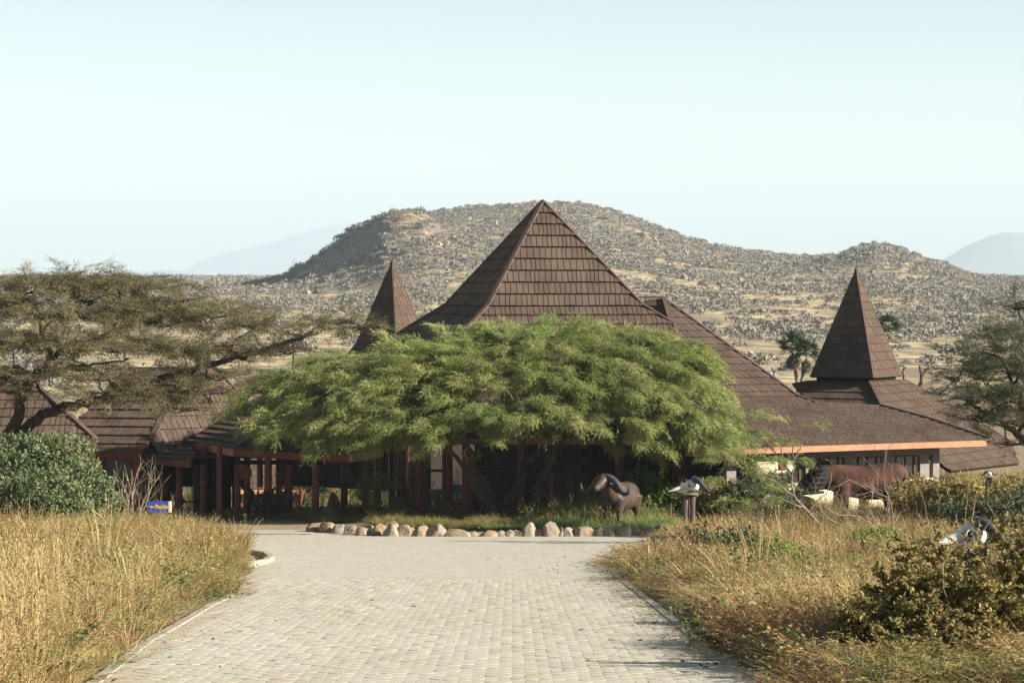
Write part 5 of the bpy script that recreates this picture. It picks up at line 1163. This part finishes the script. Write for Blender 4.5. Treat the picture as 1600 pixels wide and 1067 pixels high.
s1_['label'] = 'white horned buffalo skull on the weathered post beside the island'
b2_ = on(1512, 46); s2_ = sk_post(b2_, 9 - (862 - 435) * 46 / F, .26, 'short post hidden in weeds under the second skull', 1.15, R(192), 1, .15)
s2_['label'] = 'large bleached buffalo skull half hidden behind the leathery bush at the right'
b3_ = on(1546, 97); s3_ = sk_post(b3_, 9 - (746 - 435) * 97 / F, .2, 'thin post among yellow shrubs under the farthest skull', .42, R(-80), 0, .05)
s3_['label'] = 'small distant white skull on a post among yellow shrubs at the right edge'

# lodge stone with painted name
st = thing('sign_stone', 'grey-green rounded stone painted SAMBURU SIMBA LODGE behind the island posts', 'sign', on(706, 110.2))
outl = [(678, 806), (678, 783), (683, 772), (692, 764), (702, 758), (716, 757), (728, 759), (735, 766), (737, 785), (737, 806)]
fr = [P(a, b, 110.0) for a, b in outl]; bk = [P(a, b, 110.0) + Vector((0, .28, 0)) for a, b in outl]; n_ = len(outl)
bevel(MB().add(fr + bk, [tuple(range(n_)), tuple(range(n_, 2 * n_))[::-1]] + [(i, (i + 1) % n_, (i + 1) % n_ + n_, i + n_) for i in range(n_)]).build('slab', M_signstone, st), .04, 2)
def text(body, size, loc, m, parent, rz=0.0, ex=.006, name='lettering', sx=1.0, off=0.0):
    cu = bpy.data.curves.new(name, 'FONT'); cu.body = body; cu.size = size; cu.extrude = ex; cu.align_x = 'CENTER'; cu.align_y = 'CENTER'; cu.offset = off
    tmp = bpy.data.objects.new('t', cu); COL.objects.link(tmp); bpy.context.view_layer.update(); me = bpy.data.meshes.new_from_object(tmp.evaluated_get(bpy.context.evaluated_depsgraph_get())); bpy.data.objects.remove(tmp)
    me.materials.clear(); o = bpy.data.objects.new(name, me); COL.objects.link(o); me.materials.append(m); o.parent = parent
    o.location = Vector(loc) - world_loc(parent); o.rotation_euler = (R(90), 0, rz); o.scale = (sx, 1, 1); return o
text('SAMBURU', .30, P(709, 777, 109.975), M_white, st, off=.008, sx=.78); text('SIMBA LODGE', .27, P(707, 787, 109.975), M_white, st, off=.008, sx=.72)
# parking sign
ps = thing('parking_sign', 'blue parking sign with yellow lettering and left arrow in the dry grass', 'sign', on(249, 90))
c = P(249, 791.5, 90); wpx = 37 / (F / 90) / 1.0
MB().box(c - Vector((.03, 0, 0)), (wpx - .09, .05, .34)).build('board', M_blue, ps)
MB().box(c + Vector((wpx / 2 - .035, 0, .0)), (.09, .06, .34)).build('board_edge', M_white, ps)
for e in (-.3, .3): MB().box((c.x + e, c.y + .05, (c.z + on(249, 90).z) / 2), (.05, .04, c.z - on(249, 90).z + .2)).build('leg', M_wood, ps)
text('Parking', .185, c + Vector((.10, -.03, .0)), M_yellow, ps, off=.006, sx=.84)
a0 = c + Vector((-.225, -.028, 0))
MB().add([a0 + Vector(q) for q in ((-.09, 0, 0), (-.02, 0, .045), (-.02, 0, .016), (.07, 0, .016), (.07, 0, -.016), (-.02, 0, -.016), (-.02, 0, -.045))] + [a0 + Vector((q[0], -.006, q[2])) for q in ((-.09, 0, 0), (-.02, 0, .045), (-.02, 0, .016), (.07, 0, .016), (.07, 0, -.016), (-.02, 0, -.016), (-.02, 0, -.045))], [(7, 8, 9, 10, 11, 12, 13)] + [(i, (i + 1) % 7, (i + 1) % 7 + 7, i + 7) for i in range(7)]).build('arrow', M_yellow, ps)
# tan carved figures beside the stone
def seated(label, px, d, h, rz, m):
    t = thing('lion_sculpture', label, 'sculpture', on(px, d) + Vector((0, 0, 0))); t.rotation_euler = (0, 0, rz); k = h / 1.5
    sc_ = lambda L: [tuple(c * k for c in q) for q in L]
    organic('body', [('tube', sc_([(-.34, 0, .26), (-.1, 0, .5), (.08, 0, .85), (.18, 0, 1.15)]), [.30 * k, .31 * k, .27 * k, .24 * k]), ('tube', sc_([(.15, 0, 1.22), (.30, 0, 1.24), (.46, 0, 1.18), (.56, 0, 1.15)]), [.23 * k, .2 * k, .13 * k, .09 * k])] + [('tube', sc_([(.18, y, .8), (.32, y, .4), (.34, y, 0), (.44, y, .03)]), [.13 * k, .09 * k, .08 * k, .07 * k]) for y in (.15, -.15)] + [('tube', sc_([(-.2, y, .3), (.1, y, .25), (.0, y, .04), (.2, y, .05)]), [.2 * k, .15 * k, .09 * k, .07 * k]) for y in (.28, -.28)], .05, m, t)
    for s in (1, -1): local(t, MB().tube([(.22 * k, .16 * s * k, 1.36 * k), (.24 * k, .19 * s * k, 1.47 * k)], [.06 * k, .03 * k], n=8), 'ear', m)
    return t
seated('tan seated animal sculpture between the posts, left of the lodge stone', 648, 112.5, 2.3, R(-70), M_tanstat)
seated('brown seated animal sculpture leaning beside the lodge stone, behind the tree trunk', 752, 111.2, 1.75, R(200), M_tanstat)
# dark trough by the forecourt corner
tb = G(1046, 861); tr_ = thing('metal_trough', 'dark blue-black metal trough at the right corner of the forecourt', 'trough', tb)
tw, th_, td = .98, .36, .45
for nm, c_, s_ in (('side', (0, -td / 2, th_ / 2), (tw, .03, th_)), ('side', (0, td / 2, th_ / 2), (tw, .03, th_)), ('end', (-tw / 2 - .016, 0, th_ / 2), (.03, td + .03, th_)), ('end', (tw / 2 + .016, 0, th_ / 2), (.03, td + .03, th_)), ('base', (0, 0, .04), (tw - .01, td - .04, .03))):
    MB().box(tb + Vector(c_), s_).build(nm, M_trough, tr_)

# ------------------------------------------------------------------ grass, weeds and far scrub (nobody could count these)
def bandpts(xf0, xf1, d0, d1, rho):
    out = []
    for d in np.arange(d0, d1, .5):
        a, b = float(xf0(d)), float(xf1(d))
        if b <= a: continue
        n = RNG.poisson(rho(d) * (b - a) * .5); out.append(np.stack([a + (b - a) * RNG.random(n), d + .5 * RNG.random(n)], -1))
    return np.concatenate(out)
PR_N = [tuft(34, .75, .007, .13, .36, .6, .014, seed=1), tuft(30, .62, .007, .12, .45, .7, .013, seed=2), tuft(20, .95, .006, .10, .28, .5, .016, seed=3)]
PR_W = [tuft(16, .66, .004, .17, .55, .3, 0, seed=4, leaves=9, leafsize=.020), tuft(16, .5, .004, .18, .6, .3, 0, seed=5, leaves=10, leafsize=.018)]
PR_L = [tuft(9, .42, .005, .14, .8, .3, 0, seed=14, leaves=16, leafsize=.030), tuft(8, .55, .005, .12, .7, .2, 0, seed=15, leaves=16, leafsize=.027)]
PR_R = [tuft(34, .55, .0045, .16, .45, .3, .012, seed=6, leaves=3, leafsize=.013), tuft(30, .42, .0045, .18, .55, .3, .012, seed=7, leaves=4, leafsize=.013)]
PR_G = [tuft(44, .45, .007, .18, .5, .7, 0, seed=8), tuft(40, .34, .006, .2, .55, .6, 0, seed=9)]
PR_F = [tuft(26, .8, .010, .22, .35, .5, .022, seed=10), tuft(22, .65, .009, .24, .45, .5, .020, seed=11, leaves=4, leafsize=.028)]
def fkinds(tag_):
    k = []
    def ad(lst, m):
        ids = []
        for V_, T_ in lst: k.append(proto_obj(tag_ + 'p', V_, T_, m)); ids.append(len(k) - 1)
        return ids
    ix = dict(straw=ad(PR_N, M_g_straw), weed=ad(PR_W, M_g_olive), gold=ad(PR_W, M_g_gold), red=ad(PR_R, M_g_red), herb=ad(PR_L, M_leaf_herbg), tanherb=ad(PR_L, M_g_gold), flherb=ad(PR_L, M_g_herbf), green=ad(PR_G, M_g_green), fstraw=ad(PR_F, M_g_straw), fgold=ad(PR_F, M_g_gold), folive=ad(PR_F, M_g_olive), fred=ad(PR_F, M_g_red))
    return k, ix
def pxof(xy): return CX + F * xy[:, 0] / xy[:, 1]
def place(name, xy, chooser, hs=1.0, wind=-.1):
    k, ix = fkinds(name); n = len(xy); z = gz(xy[:, 0], xy[:, 1]); Pn = np.stack([xy[:, 0], xy[:, 1], z - .02], -1)
    names = chooser(xy); pid = np.array([ix[nm][RNG.integers(len(ix[nm]))] for nm in names])
    rot = np.stack([RNG.normal(0, .08, n), RNG.normal(0, .08, n), RNG.normal(0, .8, n)], -1)
    cl = sstep(.36, .66, fbm(xy[:, 0] * 1.1, xy[:, 1] * .8, 3)); cl2 = sstep(.35, .65, fbm(xy[:, 0] * .35, xy[:, 1] * .22, 9))
    if name == 'right_bank_grass': hb0 = np.where((np.abs(pxof(xy) - 1040) < 38) & (xy[:, 1] > tb.y - 7) & (xy[:, 1] < tb.y + .6), .3, 1.0)
    else: hb0 = 1.0
    inb = (xy[:, 1] < 29.5) & (pxof(xy) > 1325); hb_ = np.where(inb, .62, 1.0); px_ = pxof(xy); hb_ = np.where(xy[:, 1] > 101.1, np.where(name == 'island_grass', .45 + .95 * sstep(780, 900, px_), 1.0), hb_)
    h = hb0 * hb_ * hs * (.55 + .6 * RNG.random(n)) * (.30 + .70 * cl + .38 * cl2) * np.where(RNG.random(n) < .06, 1.45, 1)
    eg = np.maximum(xl(xy[:, 1]) - xy[:, 0], xy[:, 0] - xr(xy[:, 1])); h = h * np.where(xy[:, 1] < 99, .42 + .58 * sstep(0, 1.5, eg), 1)
    w = .8 + .6 * RNG.random(n); return gn_stuff(name, k, Pn, rot, np.stack([w, w, h], -1), pid)
def pick(p):  # p: dict name->array weight
    ks = list(p); Wt = np.stack([np.broadcast_to(p[k], p[ks[0]].shape) for k in ks], -1); Wt = Wt / Wt.sum(-1, keepdims=True); c = Wt.cumsum(-1); r = RNG.random(len(c))[:, None]
    return [ks[i] for i in (r > c).sum(-1)]
def pxof(xy): return CX + F * xy[:, 0] / xy[:, 1]
def ch_left(xy):
    x, d = xy[:, 0], xy[:, 1]; far = sstep(52, 62, d); n1_ = fbm(x * .8, d * .5, 41); n2_ = fbm(x * .9, d * .6, 47); px = pxof(xy); edge_ = np.clip(1 - (xl(d) - x) / 1.2, 0, 1)
    st_ = sstep(.50, .60, n1_) + 2.4 * (1 - sstep(33, 45, d)) * (1 - sstep(200, 330, px)) * (.35 + fbm(x * 1.2, d * .6, 31)); rd = sstep(.55, .66, n2_) * .9
    return pick(dict(straw=(1 - far) * (st_ * 1.3 + .15), gold=(1 - far) * .6, weed=(1 - far) * (.75 + edge_ * .4), red=(1 - far) * (rd * 1.5 + .08 + .3 * edge_), green=(1 - far) * .03 + 0 * x, herb=(1 - far) * (.12 + 1.1 * sstep(.52, .60, fbm(x * .7, d * .35, 53)) + .5 * edge_), tanherb=(1 - far) * .3, flherb=.25 * far + 0 * x, fstraw=far * (.25 + st_ * .5), fgold=far * .9, folive=far * .35, fred=far * (.1 + rd * .4)))
def ch_right(xy):
    x, d = xy[:, 0], xy[:, 1]; far = sstep(52, 62, d); n1_ = fbm(x * .8, d * .4, 61); n2_ = fbm(x * .8, d * .45, 67); n3 = fbm(x * .7, d * .4, 71); edge_ = np.clip(1 - (x - xr(d)) / 1.3, 0, 1)
    st_ = sstep(.52, .64, n1_); rd = sstep(.46, .58, n2_); ol = sstep(.5, .62, n3)
    return pick(dict(straw=(1 - far) * (st_ * .8 + .1), gold=(1 - far) * .6, weed=(1 - far) * (.35 + ol), red=(1 - far) * (rd * 2.0 + .25 + .5 * edge_), green=(1 - far) * .04 + 0 * x, herb=(1 - far) * (.35 + .65 * sstep(29, 36, d)) * (.22 + 1.3 * sstep(.5, .58, fbm(x * .6, d * .3, 83))), tanherb=(1 - far) * .3, flherb=far * .6 + 0 * x, fstraw=far * (.25 + st_ * .5), fgold=far * .7, folive=far * (.35 + ol * .6), fred=far * (.15 + rd * .7)))
rhoL = lambda d: 40 - 26 * min(1, (d - 24) / 40)
place('left_bank_grass', bandpts(lambda d: -.225 * d - 2.5, lambda d: min(float(xl(d)) - .62 + .62 * float(fbm(d * .9, 3.3, 7)) + .35 * float(sstep(40, 56, d)), (372 - CX) * d / F), 23, 99.5, rhoL), ch_left, .90)
place('right_bank_grass', bandpts(lambda d: xr(d) + .10 + .75 * float(fbm(d * .8, 9.3, 4)) * float(sstep(24, 30, d)) * float(1 - .6 * sstep(52, 58, d)), lambda d: .23 * d + 4.5, 23, 98.8, rhoL), ch_right, .72)
place('kerb_edge_weeds', np.concatenate([bandpts(lambda d: xr(d) - .22, lambda d: xr(d) + .25, 27, 55, lambda d: 12), bandpts(lambda d: xl(d) - .3, lambda d: xl(d) + .12, 27, 54, lambda d: 9)]), lambda xy: pick(dict(red=np.full(len(xy), .6), weed=np.full(len(xy), .3), green=np.full(len(xy), .15))), .28)
place('wing_front_grass', bandpts(lambda d: (1075 - CX) * d / F, lambda d: .22 * d + 9, 105.0, 124, lambda d: 12), lambda xy: pick(dict(fstraw=np.full(len(xy), .5), fgold=np.full(len(xy), .7), folive=np.full(len(xy), .5))), .85)
def ch_isl(xy):
    xy = xy
    px = pxof(xy); g = sstep(740, 800, px); return pick(dict(green=.25 + g * 1.0, weed=.25 + 0 * g, folive=(1 - g) * .3 + .06, fgold=.05 + 0 * g))
isl0 = lambda d: (495 - CX) * d / F if d > 103.5 else (590 - CX) * d / F
place('island_grass', bandpts(isl0, lambda d: (1062 - CX) * d / F, 101.2, 108.8, lambda d: 40), ch_isl, .95)
place('canopy_foot_grass', bandpts(lambda d: (150 - CX) * d / F, lambda d: (500 - CX) * d / F, 106.3, 109, lambda d: 7), lambda xy: pick(dict(folive=np.full(len(xy), .6), fgold=np.full(len(xy), .3), green=np.full(len(xy), .3))), .5)
place('river_bank_growth', bandpts(lambda d: -40, lambda d: 20, 124, 175, lambda d: .9), lambda xy: pick(dict(folive=np.full(len(xy), .8), fgold=np.full(len(xy), .4), green=np.full(len(xy), .5))), 2.6)
# fallen leaves and bits of herb on the paving
nl = 520; dl = 28 + 66 * RNG.random(nl) ** 1.3; side = RNG.random(nl); xa, xb = xl(dl), xr(dl)
xx = np.where(side < .62, xb - np.abs(RNG.normal(0, .55, nl)) - .05, np.where(side < .85, xa + np.abs(RNG.normal(0, .5, nl)) + .05, xa + (xb - xa) * RNG.random(nl))); xx = np.where(dl > 58, xb - np.abs(RNG.normal(0, 1.2, nl)), xx)
one = (np.array([[0, 0, 0], [.5, .22, .06], [1, 0, .12], [.5, -.22, .05]], float), np.array([[0, 1, 2], [0, 2, 3]]))
a_ = RNG.random(nl) * 6.28
lt = scatter('leaf_litter', [one], np.stack([xx, dl, prof(dl) + .045], -1), basis(np.stack([np.cos(a_), np.sin(a_), RNG.normal(0, .12, nl) - .07], -1)), .035 + .05 * RNG.random(nl), M_litter); tag(lt, kind='stuff')
# island soil
V_ = []; 
for px, py in ((488, 829), (520, 834), (560, 836), (620, 838), (700, 838), (800, 838), (900, 838), (1000, 837), (1066, 834)): 
    q = G(px, py); V_.append((q.x, q.y, .055))
V_ += [(6.9, 109.6, .055), (-7.2, 109.6, .055)]
me = bpy.data.meshes.new('island_soil'); me.from_pydata(V_, [], [tuple(range(len(V_)))]); tag(link('island_soil', me, M_soildk), kind='structure')

# hillside scrub
def scrub_proto(seed, flat=.55, n=80, trunk=True):
    r = np.random.default_rng(seed); V = []; T = []
    for i in range(n):
        v = r.normal(size=3); v /= np.linalg.norm(v); v[2] = abs(v[2]); c = v * (.6 + .45 * r.random()) * np.array([1, 1, flat]) + np.array([0, 0, .35]); 
        q = r.normal(size=(3, 3)) * .15; k = len(V); V.extend([c + q[0], c + q[1], c + q[2]]); T.append((k, k + 1, k + 2))
    for s in range(3):
        a = r.random() * 6.28; k = len(V); V.extend([np.array([.04, 0, 0]), np.array([-.04, 0, 0]), np.array([.4 * math.cos(a), .4 * math.sin(a), .6])]); T.append((k, k + 1, k + 2))
    return V, T
M_sc1 = mat('hazed_grey_scrub', (0.245, 0.225, 0.205), (0.19, 0.175, 0.165), rnd=True, c3=(0.28, 0.245, 0.195), scale=.5)  # grey lightened to paint in part of the hill's haze
M_sc2 = mat('olive_scrub', (0.175, 0.17, 0.135), (0.13, 0.13, 0.105), rnd=True, c3=(0.20, 0.19, 0.145), scale=.5)
def hill_scrub():
    ks = [proto_obj('s', *scrub_proto(s, .6), M_sc1) for s in range(3)] + [proto_obj('s', *scrub_proto(9 + s, .45), M_sc2) for s in range(2)]
    N = 240000; d = 225 * (3600 / 225) ** RNG.random(N) ; px = -260 + 2120 * RNG.random(N); x = (px - CX) * d / F
    nz_ = fbm(x / 38, d / 60, 77); keep = RNG.random(N) < np.clip((nz_ - .30) * 2.6, .05 + .35 * sstep(850, 1100, d), 1) * (.25 + .3 * sstep(900, 1150, d) + (.75 - .3 * sstep(900, 1150, d)) * sstep(.34, .52, fbm(x / 130, d / 110, 55))) * (.16 + .84 * sstep(420, 900, d)) * np.where(d < 320, .5, 1) * (.62 + .38 * sstep(700, 1100, d)) + .0 * d
    x, d = x[keep], d[keep]; z = far_z(x, d) * sstep(200, 260, d); n = len(x)
    sz = (.45 + 1.2 * RNG.random(n) ** 2) * (1 + .45 * sstep(400, 1500, d))
    sz = np.where(d > 1650, sz * 1.3, sz)
    return gn_stuff('hillside_scrub', ks, np.stack([x, d, z - .25], -1), np.stack([0 * x, 0 * x, RNG.random(n) * 6.28], -1), np.stack([sz, sz, sz * (.75 + .5 * RNG.random(n))], -1), np.where(RNG.random(n) < .72, RNG.integers(0, 3, n), RNG.integers(3, 5, n)))
hill_scrub()
def rocks_far():
    ks = [];
    for s in range(3):
        me = rock_mesh(900 + s, 1.6, 1.2, 1.4); me.materials.append(M_rockfar); ks.append(bpy.data.objects.new('r', me))
    N = 9000; d = 640 + 860 * RNG.random(N); px = 430 + 1150 * RNG.random(N); x = (px - CX) * d / F
    keep = RNG.random(N) < np.clip((fbm(x / 30, d / 22, 91) - .60) * 5, 0, .6); x, d = x[keep], d[keep]; n = len(x); s = .35 + 1.2 * RNG.random(n) ** 3
    return gn_stuff('hillside_rocks', ks, np.stack([x, d, far_z(x, d) - .3], -1), RNG.random((n, 3)) * np.array([.4, .4, 6.28]), np.stack([s * 1.3, s, s], -1), RNG.integers(0, 3, n))
M_rockfar = mat('hill_rock', (0.27, 0.215, 0.16), (0.16, 0.13, 0.10), rnd=True, c3=(0.20, 0.165, 0.13), scale=1)
rocks_far()
